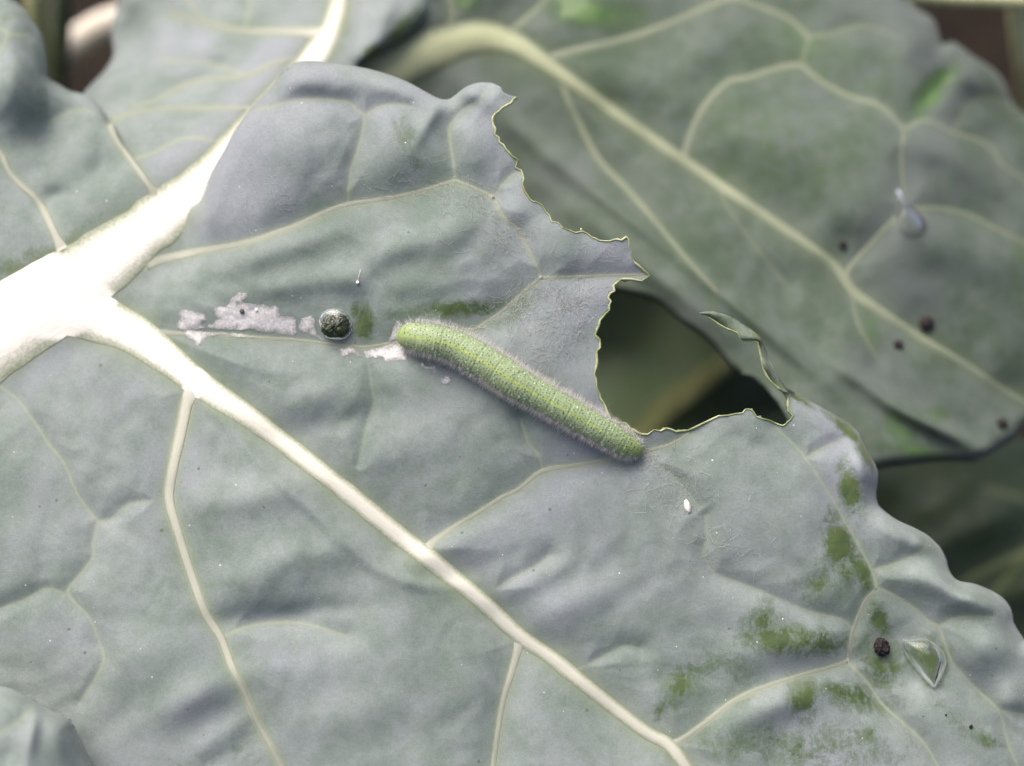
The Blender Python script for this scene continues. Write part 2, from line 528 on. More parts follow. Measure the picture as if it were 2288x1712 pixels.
class Patch:
    """one sheet of leaf: outline, depth from control points, rolled margins, veins, bulges"""

    def __init__(self, poly, ctrl, veins=(), rolls=(), bumps=(), bare=(), pillow=0.035, lam=60, noise=(0.05, 0.015), nseed=0, step=4.0, subdiv=3, jag=None, anchor=None):
        self.anchor = anchor
        self.poly = catmull(poly, subdiv, True) if subdiv else np.asarray(poly, float)
        self.tps = TPS(ctrl)
        self.veins = []
        for v in veins:
            c = catmull([q[:3] if len(q) > 2 else (q[0], q[1], 6) for q in v], 4)
            self.veins.append((c[:, :2], c[:, 2]))
        self.rolls = [(catmull(r[0], 4), r[1], r[2]) for r in rolls]
        self.bumps, self.bare = bumps, bare
        self.pillow, self.lam, self.noise, self.nseed, self.step = pillow, lam, noise, nseed, step

    def grow_net(self, seed=1, spacing=62, keep=0.8):
        """finer side veins growing out of the drawn ones until they meet another"""
        r_ = np.random.default_rng(seed)
        taken = [v[0] for v in self.veins]
        net = []
        first = np.concatenate([catmull(v, 3) for v in taken])
        buf = np.full((len(first) + 60000, 2), 1e6)
        buf[:len(first)] = first
        cnt_ = [len(first)]

        def near(p, ex):
            a = buf[:cnt_[0]]
            a = a[np.abs(a[:, 0] - p[0]) < 12]
            if len(a) == 0: return 1e9
            d = np.hypot(a[:, 0] - p[0], a[:, 1] - p[1])
            d[np.hypot(a[:, 0] - ex[0], a[:, 1] - ex[1]) < 46] = 1e9
            return d.min()
        src = list(taken)
        for gen in range(1):
            new = []
            for ln in src:
                sg = np.hypot(*np.diff(ln, axis=0).T)
                S_ = np.concatenate([[0], np.cumsum(sg)])
                pos = r_.uniform(15, 40)
                side = 1
                while pos < S_[-1] - 12:
                    p = np.array([np.interp(pos, S_, ln[:, 0]), np.interp(pos, S_, ln[:, 1])])
                    q = np.array([np.interp(pos + 6, S_, ln[:, 0]), np.interp(pos + 6, S_, ln[:, 1])])
                    a0 = math.atan2(*(q - p)[::-1]) + side * r_.uniform(0.8, 1.25)
                    side = -side
                    pos += spacing * r_.uniform(0.5, 1.0)
                    if r_.random() > keep: continue
                    start = p.copy()
                    path = [p.copy()]
                    bend = r_.normal(0, 0.05)
                    for k in range(26):
                        a0 += bend + r_.normal(0, 0.12)
                        p = p + 11 * np.array([math.cos(a0), math.sin(a0)])
                        path.append(p.copy())
                        if k > 3 and near(p, start) < 9: break
                    if len(path) > 5:
                        pa = np.array(path)
                        new.append(pa)
                        buf[cnt_[0]:cnt_[0] + len(pa)] = pa
                        cnt_[0] += len(pa)
            for pa in new:
                w0 = 3.4 if gen == 0 else 2.4
                net.append((pa, np.linspace(w0, w0 * 0.5, len(pa))))
            src = new
            spacing *= 0.9
        self.net = net

    def vfield(self, P):
        d_all = np.full(len(P), 1e9)
        vm = np.zeros(len(P))
        hm = np.zeros(len(P))
        pil = np.zeros(len(P))
        first = True
        rec = np.zeros(len(P))
        for line, wid in self.veins:
            wmean = wid.mean()
            lam = self.lam * (1.0 if wmean > 9 else 0.5)
            amp = self.pillow * (1.0 if wmean > 9 else 0.72)
            d = vein_dist(P, line, wid, lam * 2.6)
            ok = d < 1e8
            dd = np.maximum(d[ok], 0)
            rec[ok] = np.maximum(rec[ok], amp * np.exp(-(dd / lam) ** 2 * 0.9 - dd / lam * 0.6))
            vm[ok] = np.maximum(vm[ok], np.clip(0.35 - d[ok] / 4.0, 0, 1) * min(1, 0.30 + wmean / 18))
            hm[ok] = np.maximum(hm[ok], np.exp(-dd / (3 + wmean * 0.2)) * min(0.7, 0.16 + wmean / 30))
        for line, wid in getattr(self, 'net', ()):
            d = vein_dist(P, line, wid, 40)
            ok = d < 1e8
            dd = np.maximum(d[ok], 0)
            am = 0.0125 * wid[0] / 3.4
            rec[ok] += np.maximum(0, am * np.exp(-(dd / 22) ** 2) - 0.3 * rec[ok])
            vm[ok] = np.maximum(vm[ok], np.clip(0.6 - d[ok] / 4.0, 0, 1) * 0.14 * wid[0] / 3.4)
        return rec, vm, hm

    def depth(self, P, raw=False):
        P = np.asarray(P, float)
        D = self.tps(P)
        rec, vm, hm = self.vfield(P)
        D = D + rec
        D += self.noise[0] * vnoise(P, 230, self.nseed) + self.noise[1] * vnoise(P, 85, self.nseed + 3) + self.noise[1] * 0.15 * vnoise(P, 38, self.nseed + 5)
        for (bx, by, rx, ry, ang, h) in self.bumps:
            ca, sa = math.cos(math.radians(ang)), math.sin(math.radians(ang))
            dx, dy = P[:, 0] - bx, P[:, 1] - by
            u, v = (dx * ca + dy * sa) / rx, (-dx * sa + dy * ca) / ry
            D -= h * np.exp(-(u * u + v * v))
        for line, R, amt in self.rolls:
            d, _ = nearest_on(P, line)
            s = np.clip(d / R, 0, 1)
            D += amt * (1 - np.sqrt(np.clip(1 - (1 - s) ** 2, 0, 1)))
        if self.anchor is not None:
            ml, fn, x0, x1 = self.anchor
            d = vein_dist(P, ml[:, :2], ml[:, 2] * 0.92, 150)
            sm = lambda x, lo_, hi_: (lambda y: y * y * (3 - 2 * y))(np.clip((x - lo_) / (hi_ - lo_), 0, 1))
            w = (1 - sm(d, -4, 120)) * (1 - sm(P[:, 0], x0, x1))
            D = D * (1 - w) + (fn(P) + 0.004) * w
            hm = np.maximum(hm, np.where(d < 1e8, np.exp(-np.maximum(d, 0) / 13) * 0.75 * (1 - sm(P[:, 0], x0, x1)), 0))
        if raw:
            return D, vm, hm
        return D

    def pts(self, P, lift=0.0):
        return world_pts(P, self.depth(P) - lift)

    def build(self, name, mats, parent, rim_mat=None, thick=LEAF_T):
        st = self.step
        lo, hi = self.poly.min(0) - st, self.poly.max(0) + st
        nx, ny = int((hi[0] - lo[0]) / st) + 2, int((hi[1] - lo[1]) / st) + 2
        gx, gy = np.meshgrid(lo[0] + np.arange(nx) * st, lo[1] + np.arange(ny) * st)
        P = np.stack([gx.ravel(), gy.ravel()], 1)
        ins = inside(P, self.poly).reshape(ny, nx)
        cell = ins[:-1, :-1] | ins[1:, :-1] | ins[:-1, 1:] | ins[1:, 1:]
        cnt = ins[:-1, :-1].astype(int) + ins[1:, :-1] + ins[:-1, 1:] + ins[1:, 1:]
        cell = cnt >= 2
        idx = np.arange(nx * ny).reshape(ny, nx)
        q = np.stack([idx[:-1, :-1][cell], idx[1:, :-1][cell], idx[1:, 1:][cell], idx[:-1, 1:][cell]], 1)
        used = np.unique(q)
        remap = np.full(nx * ny, -1)
        remap[used] = np.arange(len(used))
        q = remap[q]
        P = P[used]
        e = np.concatenate([q[:, [0, 1]], q[:, [1, 2]], q[:, [2, 3]], q[:, [3, 0]]])
        key = np.sort(e, 1)
        kk = key[:, 0].astype(np.int64) * len(used) + key[:, 1]
        u_, inv, c_ = np.unique(kk, return_inverse=True, return_counts=True)
        out = ~ins.ravel()[used]
        out[e[c_[inv] == 1].ravel()] = True
        _, np_ = nearest_on(P[out], self.poly, True)
        P[out] = np_
        D, vm, hm = self.depth(P, True)
        V = world_pts(P, D)
        bm = np.zeros(len(P))
        for (bx, by, rx, ry, ang, s) in self.bare:
            ca, sa = math.cos(math.radians(ang)), math.sin(math.radians(ang))
            dx, dy = P[:, 0] - bx, P[:, 1] - by
            u, v = (dx * ca + dy * sa) / rx, (-dx * sa + dy * ca) / ry
            bm = np.maximum(bm, 0.97 * s * np.exp(-0.50 * (u * u + v * v)))
        # normals (area weighted)
        N = np.zeros_like(V)
        fn = np.cross(V[q[:, 2]] - V[q[:, 0]], V[q[:, 3]] - V[q[:, 1]])
        for c in range(4):
            np.add.at(N, q[:, c], fn)
        N /= np.linalg.norm(N, axis=1)[:, None] + 1e-12
        tocam = CAMPOS - V
        sgn = np.sign((N * tocam).sum(1).mean())
        N *= sgn
        if sgn < 0:
            q = q[:, ::-1]
        n = len(V)
        back = V - N * thick
        # boundary edges
        e = np.concatenate([q[:, [0, 1]], q[:, [1, 2]], q[:, [2, 3]], q[:, [3, 0]]])
        key = np.sort(e, 1)
        kk = key[:, 0].astype(np.int64) * n + key[:, 1]
        u_, inv, c_ = np.unique(kk, return_inverse=True, return_counts=True)
        be = e[c_[inv] == 1]
        be = be[be[:, 0] != be[:, 1]]
        rim = np.stack([be[:, 1], be[:, 0], be[:, 0] + n, be[:, 1] + n], 1)
        faces = np.concatenate([q, q[:, ::-1] + n, rim])
        fm = np.concatenate([np.zeros(2 * len(q)), np.full(len(rim), 1 if rim_mat else 0)])
        col = np.stack([vm, hm, bm, np.ones(n)], 1)
        col = np.concatenate([col, col])
        ms = [mats] + ([rim_mat] if rim_mat else [])
        return mesh_obj(name, np.concatenate([V, back]), faces, ms, parent, fmat=fm, col=col)


def rib(name, patch, path, parent, mat, hscale=0.30, depth_path=None, nseg=14, lift=0.0, sink=0.0, taper=False, fuse=()):
    """flattened raised vein lying in a patch (path: x, y, width px)"""
    c = catmull(path, 6)
    # resample
    seg = np.hypot(*np.diff(c[:, :2], axis=0).T)
    s = np.concatenate([[0], np.cumsum(seg)])
    m = max(6, int(s[-1] / 9))
    t = np.linspace(0, s[-1], m)
    c = np.stack([np.interp(t, s, c[:, i]) for i in range(c.shape[1])], 1)
    tan = np.gradient(c[:, :2], axis=0)
    tan /= np.linalg.norm(tan, axis=1)[:, None]
    nor = np.stack([-tan[:, 1], tan[:, 0]], 1)
    wob = 1 + 0.03 * vnoise(np.stack([t, t * 0], 1), 35, 2)
    ang = np.linspace(0, 2 * math.pi, nseg, endpoint=False)
    P, lift_, col, uv = [], [], [], []
    for a in ang:
        P.append(c[:, :2] + nor * (np.cos(a) * c[:, 2] * 0.5 * wob)[:, None])
        hh = math.sin(a)
        hgt = (abs(hh) ** 2.6 if hh > 0 else -0.6 * abs(hh)) * c[:, 2] * 0.5 * PXCM * hscale * (np.clip(0.25 + t / 160, 0, 1) if taper else 1)
        lift_.append(hgt + lift)
        pale = np.clip((c[:, 2] - 8) / 62, 0.0, 1) ** 1.1
        col.append(np.stack([pale, np.full(m, abs(math.cos(a))), np.zeros(m), np.ones(m)], 1))
        uv.append(np.stack([t * PXCM, np.full(m, math.cos(a) * 0.5 + 0.5)], 1))
    P = np.array(P).transpose(1, 0, 2).reshape(-1, 2)
    lift_ = np.array(lift_).T.ravel()
    col = np.array(col).transpose(1, 0, 2).reshape(-1, 4)
    uv = np.array(uv).transpose(1, 0, 2).reshape(-1, 2)
    if depth_path is not None:
        D0 = np.interp(t, np.linspace(0, t[-1], len(depth_path)), depth_path) if not callable(depth_path) else depth_path(c[:, :2])
        D = np.repeat(D0, nseg)
    else:
        D = patch(P) if callable(patch) else patch.depth(P)
    if sink:
        D = D + np.repeat(sink * np.clip(1 - t / 90, 0, 1) ** 2, nseg)
    for fl in fuse:
        fc = catmull(fl, 4)
        dv = vein_dist(P, fc[:, :2], fc[:, 2], 60)
        col[:, 1] *= np.clip(dv / 26 + 0.25, 0, 1)
    V = world_pts(P, D - lift_)
    F = []
    for i in range(m - 1):
        for j in range(nseg):
            k = (j + 1) % nseg
            F.append((i * nseg + j, i * nseg + k, (i + 1) * nseg + k, (i + 1) * nseg + j))
    F.append(tuple(range(nseg)))
    F.append(tuple((m - 1) * nseg + j for j in reversed(range(nseg))))
    return mesh_obj(name, V, F, mat, parent, col=col, uv=uv)


def tube(name, pts, radii, mat, parent=None, nseg=10, flat=1.0, caps=True):
    """round tube through world points"""
    c = np.asarray(pts, float)
    r = np.broadcast_to(np.asarray(radii, float), (len(c),))
    T = np.gradient(c, axis=0)
    T /= np.linalg.norm(T, axis=1)[:, None] + 1e-12
    ref = -FWD
    B = np.cross(T, ref)
    B /= np.linalg.norm(B, axis=1)[:, None] + 1e-9
    Nn = np.cross(B, T)
    V = []
    for a in np.linspace(0, 2 * math.pi, nseg, endpoint=False):
        V.append(c + B * (np.cos(a) * r)[:, None] + Nn * (np.sin(a) * r * flat)[:, None])
    V = np.array(V).transpose(1, 0, 2).reshape(-1, 3)
    m = len(c)
    F = [(i * nseg + j, i * nseg + (j + 1) % nseg, (i + 1) * nseg + (j + 1) % nseg, (i + 1) * nseg + j) for i in range(m - 1) for j in range(nseg)]
    if caps:
        F += [tuple(reversed(range(nseg))), tuple((m - 1) * nseg + j for j in range(nseg))]
    if mat is None:
        return V, F
    return mesh_obj(name, V, F, mat, parent)


def tile(x0, y0, f, L):
    return [(x0 + a * f, y0 + b * f) + tuple(r) for a, b, *r in L]


# ================================================================== ground
n = 90
g = np.sinh(np.linspace(-5.2, 5.2, n)) / math.sinh(5.2) * 900
gx, gy = np.meshgrid(g, g)
P = np.stack([gx.ravel(), gy.ravel()], 1)
gz = 0.5 * vnoise(P * 10, 17) + 0.25 * vnoise(P * 10, 7, 2)
V = np.column_stack([P, gz - 0.6])
F = [(j * n + i, j * n + i + 1, (j + 1) * n + i + 1, (j + 1) * n + i) for j in range(n - 1) for i in range(n - 1)]
soil = mesh_obj('soil_ground', V, F, M['soil'])
tag(soil, 'dark brown garden soil below the leaves', None, kind='structure')

# ================================================================== main leaf
T1 = lambda L: tile(0, 0, 0.3625, L)
T2 = lambda L: tile(744, 0, 0.3625, L)
T3 = lambda L: tile(1488, 0, 0.3625, L)
T4 = lambda L: tile(0, 556, 0.3625, L)
T5 = lambda L: tile(744, 556, 0.3625, L)
T6 = lambda L: tile(1488, 556, 0.3625, L)
T7 = lambda L: tile(0, 1112, 0.3625, L)
T8 = lambda L: tile(744, 1112, 0.3625, L)
T9 = lambda L: tile(1488, 1112, 0.3625, L)

midrib = [(-330, 960, 250), (-200, 872, 225), (-80, 790, 208), (0, 737, 195), (100, 676, 178), (190, 615, 158), (280, 548, 132), (370, 478, 112), (450, 415, 100), (520, 345, 92), (590, 262, 80), (660, 180, 66), (715, 108, 60), (742, 55, 44), (757, 0, 36), (768, -70, 26)]
midrib_D = midrib_D0 = [(-330, 960, .55), (-200, 872, .55), (0, 737, .55), (190, 615, .62), (370, 478, .82), (520, 345, 1.2), (660, 180, 1.9), (742, 55, 2.5), (768, -70, 3.0)]

mline = catmull(midrib, 6)
_mt = TPS(midrib_D)
_mz = _mt(mline[:, :2])


def mrD(P):
    # depth of the rib's axis at the nearest point along it
    P = np.asarray(P, float)
    best = np.full(len(P), 1e9)
    out = np.zeros(len(P))
    for i in range(len(mline) - 1):
        a, b = mline[i, :2], mline[i + 1, :2]
        ab = b - a
        t_ = np.clip(((P - a) @ ab) / (ab @ ab), 0, 1)
        q_ = a + t_[:, None] * ab
        d_ = (P[:, 0] - q_[:, 0]) ** 2 + (P[:, 1] - q_[:, 1]) ** 2
        mk = d_ < best
        best[mk] = d_[mk]
        out[mk] = (_mz[i] + (_mz[i + 1] - _mz[i]) * t_)[mk]
    return out


fold_left = T1([(1000, 1380), (1060, 1350), (1120, 1310), (1170, 1270), (1235, 1235), (1300, 1070), (1380, 930), (1450, 800), (1540, 680), (1600, 610), (1680, 530), (1750, 430)])
lobe_top = T1([(1820, 385), (1900, 375)]) + T2([(0, 388), (150, 410), (300, 445), (450, 500), (580, 570), (650, 605), (710, 612), (760, 580), (820, 535), (900, 508), (980, 510)])
lobe_tip = T2([(1030, 535), (1060, 575), (1133, 600)])
cut_a = T2([(1133, 600), (1080, 630), (1040, 670), (1000, 715), (990, 770), (1005, 840), (1040, 900), (1090, 950), (1140, 985), (1150, 1040), (1180, 1100), (1190, 1190), (1230, 1240), (1290, 1275), (1330, 1330), (1400, 1390), (1500, 1420), (1580, 1455), (1640, 1480), (1720, 1475), (1805, 1465), (1820, 1510), (1850, 1590), (1890, 1645)])
cut_b = T5([(1940, 155), (1920, 180), (1780, 200), (1730, 240), (1700, 300), (1700, 360), (1660, 420), (1640, 480), (1640, 560), (1650, 620), (1635, 680), (1620, 740), (1612, 800), (1630, 860), (1650, 920), (1690, 990), (1740, 1060), (1800, 1090), (1850, 1120), (1920, 1138), (2020, 1110), (2100, 1122), (2190, 1120)])
cut_c = T6([(300, 1050), (430, 1020), (500, 982), (560, 1030), (650, 1075), (720, 1085), (755, 1060), (757, 1000), (740, 930), (705, 870)])
fold_right = T6([(735, 850), (800, 890), (900, 945), (1000, 1000), (1100, 1060), (1180, 1120), (1215, 1180), (1270, 1290), (1300, 1350), (1310, 1410), (1300, 1500)]) + \
    T9([(1310, 40), (1360, 90), (1430, 140), (1530, 185), (1610, 230), (1660, 275), (1700, 320), (1730, 380), (1750, 450), (1800, 510), (1900, 530), (2000, 570), (2080, 620), (2130, 690), (2150, 780), (2207, 870)])
margin_out = [(2340, 1500), (2420, 1610), (2450, 1760), (2330, 1880), (1900, 1960), (1200, 1980), (500, 2000), (0, 1980), (-260, 1930), (-330, 1500)]


def jagged(L, amp=2.6):
    """eaten edge: small bites along it"""
    c = catmull(L, 5)
    tn = np.gradient(c, axis=0)
    tn /= np.linalg.norm(tn, axis=1)[:, None] + 1e-9
    nn = np.stack([-tn[:, 1], tn[:, 0]], 1)
    s = np.cumsum(np.hypot(*np.gradient(c, axis=0).T))
    w = vnoise(np.stack([s, s * 0 + 3], 1), 9, 1) * amp + vnoise(np.stack([s, s * 0 + 8], 1), 24, 4) * amp * 0.8
    w[0] = w[-1] = 0
    return c + nn * w[:, None]


cut_all = np.concatenate([jagged(cut_a), jagged(cut_b), jagged(cut_c)])
polyR = np.concatenate([
    np.array([(-330, 960), (-200, 872), (0, 745), (110, 690), (200, 612), (290, 548)]),
    catmull(fold_left, 4), catmull(lobe_top, 4), catmull(lobe_tip, 3)[:-1], cut_all,
    catmull(fold_right, 4), np.array(margin_out)])

L1 = [(90, 655, 165), (150, 682, 138), (212, 708, 112), (300, 748, 88), (372, 800, 72), (438, 853, 62), (560, 935, 47), (670, 1018, 43), (780, 1105, 42), (890, 1196, 43), (980, 1265, 41), (1080, 1347, 37), (1162, 1422, 34), (1235, 1472, 33), (1325, 1545, 31), (1440, 1634, 29), (1500, 1670, 29), (1560, 1760, 26), (1600, 1850, 20)]
V2 = [(440, 846, 44), (424, 884, 35), (416, 905, 32), (402, 973, 30), (383, 1063, 27), (378, 1119, 26), (399, 1195, 25), (424, 1275, 23), (457, 1366, 23), (493, 1424, 23), (515, 1482, 20), (544, 1543, 18), (576, 1616, 17), (609, 1677, 17), (650, 1760, 15)]
V3 = [(1162, 1432, 26), (1156, 1455, 19), (1146, 1493, 17), (1125, 1565, 15), (1114, 1627, 14), (1103, 1706, 13), (1090, 1790, 11)]
V4 = [(955, 1225, 22), (969, 1210, 16), (1020, 1174, 12), (1070, 1145, 12), (1121, 1112, 11), (1161, 1092, 11), (1212, 1053, 13), (1288, 1040, 10), (1360, 1027, 10), (1425, 1015, 10), (1451, 1007, 10), (1502, 992, 9), (1545, 965, 7)]
V5 = T1([(900, 1640, 22), (1000, 1600, 20), (1250, 1545, 16), (1500, 1500, 14), (1800, 1400, 13), (2000, 1310, 12), (2150, 1260, 12)]) + T2([(300, 1230, 11), (500, 1190, 10), (700, 1130, 10), (760, 1120, 11), (900, 1175, 9), (985, 1215, 10)])
V6 = T2([(985, 1215, 8), (1050, 1340, 8), (1140, 1420, 8), (1200, 1540, 7), (1260, 1650, 7)]) + [(1208, 621, 9)]
V6r = [(1208, 621, 9), (1288, 619, 8), (1360, 616, 8), (1415, 615, 7), (1444, 613, 5)]
V6d = [(1208, 621, 9), (1161, 661, 9), (1125, 694, 9), (1088, 719, 9), (1063, 735, 10), (1034, 737, 9)]
L2 = [(345, 742, 16), (400, 746, 12), (480, 748, 10), (560, 754, 10), (680, 762, 9), (740, 770, 8), (810, 776, 8), (870, 768, 8), (905, 762, 8)]
R1 = [(1490, 1668, 22), (1524, 1652, 15), (1579, 1612, 13), (1640, 1565, 12), (1705, 1536, 11), (1796, 1507, 10), (1850, 1493, 10), (1894, 1478, 10)]
R2 = [(1894, 1478, 8), (1898, 1460, 9), (1905, 1413, 10), (1923, 1366, 10), (1937, 1337, 8), (1959, 1315, 6)]
minor = [
    T2([(985, 1215, 8), (1080, 1100, 7), (1155, 1045, 6)]),
    T2([(760, 1120, 8), (740, 1000, 7), (720, 850, 7), (725, 770, 6), (800, 680, 5), (880, 630, 5), (940, 560, 4)]),
    T1([(1560, 680, 5), (1700, 650, 5), (1800, 620, 5), (1950, 610, 5), (2140, 630, 6)]) + T2([(150, 680, 6), (195, 710, 7)]),
    T2([(195, 710, 6), (185, 800, 6), (150, 930, 6), (110, 1050, 6), (90, 1250, 6)]),
    T2([(195, 710, 6), (280, 660, 5), (380, 645, 5), (470, 655, 4)]),
    [(1213, 1050, 7), (1204, 1016, 6), (1179, 987, 5), (1164, 937, 5)],
    T4([(0, 850, 7), (100, 920, 6), (200, 1050, 6), (300, 1200, 6), (400, 1330, 6), (470, 1500, 6), (570, 1640, 6)]) + [(217, 1166, 6), (207, 1217, 6), (207, 1246, 6), (174, 1290, 6), (152, 1326, 7), (199, 1380, 6), (221, 1431, 5), (232, 1471, 5), (214, 1514, 4), (181, 1565, 3)],
    [(217, 1166, 5), (254, 1156, 5), (286, 1126, 4), (362, 1116, 4)],
    [(145, 1326, 5), (102, 1315, 5), (54, 1340, 4), (0, 1359, 4), (-80, 1380, 4)],
    [(500, 1424, 10), (530, 1408, 7), (562, 1398, 6), (616, 1391, 6), (689, 1395, 6), (772, 1420, 4)],
    [(1894, 1478, 8), (1941, 1529, 6), (1970, 1572, 6), (2014, 1612, 6), (2061, 1656, 6), (2100, 1720, 5)],
    [(1959, 1315, 8), (1948, 1275, 6), (1916, 1213, 6), (1887, 1163, 5), (1850, 1100, 5), (1800, 1024, 5), (1771, 991, 4), (1734, 955, 4)],
    [(1959, 1315, 8), (1974, 1319, 7), (2032, 1351, 6), (2075, 1387, 6), (2097, 1402, 7), (2111, 1438, 6), (2126, 1478, 6), (2140, 1496, 6), (2177, 1536, 6), (2231, 1587, 6), (2246, 1638, 6), (2260, 1681, 5), (2290, 1740, 5)],
    [(2097, 1402, 6), (2119, 1387, 5), (2159, 1377, 5), (2213, 1378, 4)],
    [(1948, 1275, 6), (2006, 1257, 5), (2053, 1235, 5), (2075, 1210, 4)],
    [(1800, 1024, 5), (1836, 1002, 5), (1883, 980, 4)],
    [(2231, 1587, 5), (2290, 1598, 5), (2350, 1620, 4)],
    [(1575, 1152, 4), (1579, 1203, 4), (1571, 1232, 4), (1590, 1275, 4), (1608, 1286, 4), (1700, 1320, 3), (1796, 1362, 4), (1876, 1382, 5), (1901, 1402, 6)],
    [(1096, 1326, 4), (1143, 1293, 4), (1197, 1264, 4), (1226, 1241, 3)],
    [(1275, 1498, 8), (1309, 1489, 5), (1360, 1460, 4), (1396, 1444, 4), (1429, 1449, 3)],
    [(815, 775, 4), (830, 860, 3), (835, 900, 3), (820, 950, 3), (800, 1040, 3)],
    [(1430, 1010, 4), (1500, 1060, 3), (1560, 1130, 3)],
]
# creases: faint, raised rather than coloured
bumpsR = [
    (486, 929, 55, 15, 42, .03), (560, 1010, 70, 16, 48, .035), (640, 1090, 70, 16, 46, .035), (720, 1160, 70, 16, 42, .035), (800, 1237, 75, 17, 38, .035), (890, 1290, 70, 16, 22, .03), (960, 1308, 60, 16, 5, .02),
    # ruffles left of the lower vein
    (640, 1265, 170, 50, -20, .085), (560, 1110, 130, 45, -10, .08), (640, 1500, 190, 64, -8, .085), (640, 1372, 150, 26, -6, -.07),
    (760, 1600, 170, 62, -15, .07), (430, 1560, 90, 40, -30, .10), (300, 1480, 140, 60, -15, .06), (500, 1640, 80, 28, -35, .055),
    (1010, 1215, 100, 28, -25, .05), (1060, 1270, 100, 26, -20, -.035), (1180, 1300, 120, 30, -25, .04), (1300, 1340, 110, 40, -20, .05),
    (900, 1000, 140, 50, -15, .05), (720, 880, 150, 40, -12, .04), (720, 950, 140, 32, -12, -.03),
    # pillows above the feeding track
    (610, 560, 170, 30, -18, .07), (770, 625, 55, 34, 0, .075), (880, 560, 70, 34, -20, .075), (1010, 520, 90, 45, -25, .07), (640, 640, 120, 30, -12, .05), (940, 630, 90, 34, -10, .05),
    (670, 330, 90, 80, 0, .12), (900, 320, 62, 90, 10, .10), (1060, 330, 40, 70, 0, .09), (700, 185, 110, 26, 4, .05), (880, 205, 60, 22, 15, .03), (960, 270, 16, 60, 30, .045), (1065, 215, 45, 22, 30, .05),
    (1260, 560, 80, 60, 0, .04), (1150, 470, 30, 40, 0, .05),
    # blisters along the right margin
    (2010, 1190, 60, 45, 25, 0.189), (1930, 1040, 30, 50, 0, 0.174), (2090, 1300, 90, 40, 25, 0.232), (2190, 1350, 60, 38, 30, 0.189), (2210, 1450, 70, 60, 20, 0.203), (2065, 1215, 30, 28, 30, 0.131), (1985, 1150, 30, 22, 30, 0.087),
    (2010, 1420, 70, 80, -20, -0.087), (2260, 1560, 40, 50, 0, 0.116), (2080, 1590, 80, 60, 40, 0.072), (1720, 1580, 120, 40, -20, 0.116), (1770, 1445, 110, 36, -8, 0.072),
]
rollsR = [(fold_left[3:], 46, 0.30), (lobe_top, 34, 0.20), (fold_right[1:], 44, 0.34)]
bareR = [(2070, 1475, 40, 50, -30, .75), (1830, 1680, 190, 60, 0, .5), (1620, 1480, 60, 40, 0, .42), (1830, 1300, 60, 40, 30, .5), (1775, 1432, 95, 26, 0, 1.0), (1878, 1225, 26, 62, -14, .95), (1925, 1270, 16, 40, -20, .9), (1900, 1100, 20, 50, -14, .95), (1938, 1012, 14, 30, -25, .9), (1868, 925, 60, 10, 38, .85), (1880, 950, 60, 9, 42, .9), (1790, 893, 30, 8, 35, .8),
         (1700, 1390, 40, 42, 0, .62), (1545, 1520, 34, 90, 55, .62), (1965, 1385, 16, 45, -25, .9), (1975, 1480, 40, 70, -25, .66), (1795, 1570, 36, 55, 0, .62), (1905, 1560, 60, 26, 15, .8), (1700, 1665, 170, 40, 0, .5), (1930, 1660, 60, 50, 0, .42), (2130, 1600, 60, 20, 40, .5),
         (1010, 692, 105, 15, -4, .80), (1090, 690, 30, 20, -30, .6), (815, 722, 17, 30, 0, .9), (795, 695, 14, 16, 0, .6), (1150, 692, 16, 9, 0, .8), (1130, 700, 60, 28, -30, .5), (905, 300, 30, 55, 10, .40), (930, 340, 20, 40, 0, .34),
         (1860, 1160, 18, 20, 0, .7), (1650, 1540, 40, 40, 0, .4), (1480, 1580, 50, 20, -50, .55), (1000, 1500, 90, 50, 0, .16), (1660, 970, 30, 12, 10, .3), (2200, 1655, 60, 14, 20, .45), (185, 1225, 25, 18, 0, .3), (470, 1690, 120, 30, 0, .3)]
ctrlR = midrib_D[:4] + [
    (380, 500, .82), (400, 545, .70), (300, 570, .74), (200, 690, .60), (330, 610, .60), (440, 500, .58), (470, 440, .50), (560, 280, .40), (650, 170, .36), (800, 170, .34), (1000, 240, .26), (1150, 217, .22), (1160, 400, .14), (1430, 610, .10), (900, 480, .10), (700, 600, .16), (500, 680, .34),
    (900, 750, .05), (1150, 870, 0), (1420, 1000, 0), (1350, 700, .05), (600, 900, .12), (420, 860, .28), (1540, 965, .02), (1750, 945, .12), (1850, 1050, .05), (1930, 1000, .22),
    (900, 1200, -.02), (1162, 1422, -.12), (1500, 1670, -.18), (1600, 1300, -.03), (1900, 1400, .06), (1960, 1315, .0), (2060, 1250, .16), (2100, 1400, .02), (2250, 1450, .12), (2060, 1490, .12), (2250, 1640, -.02), (2400, 1700, .1),
    (0, 900, .42), (300, 1100, .10), (0, 1200, .10), (0, 1600, -.12), (400, 1500, -.22), (700, 1700, -.38), (1100, 1700, -.30), (1900, 1680, -.12), (500, 2000, -.55), (-330, 1500, -.1), (2300, 1900, -.1), (1300, 1950, -.5)]
PR = Patch(polyR, ctrlR, [L1, V2, V3, V4, V5, V6, V6r, V6d, L2, R1, R2] + minor, rollsR, bumpsR, bareR, pillow=0.085, lam=64, noise=(0.026, 0.008), step=3.6, subdiv=0, anchor=(mline, mrD, 400, 475))

PR.grow_net(3)
leaf = empty('cabbage_leaf', world_pts([(200, 690)], [0.7])[0])
tag(leaf, 'large grey-green waxy leaf with thick white midrib and ragged eaten hole', 'leaf')
PR.build('blade', M['leaf'], leaf, M['cut'])

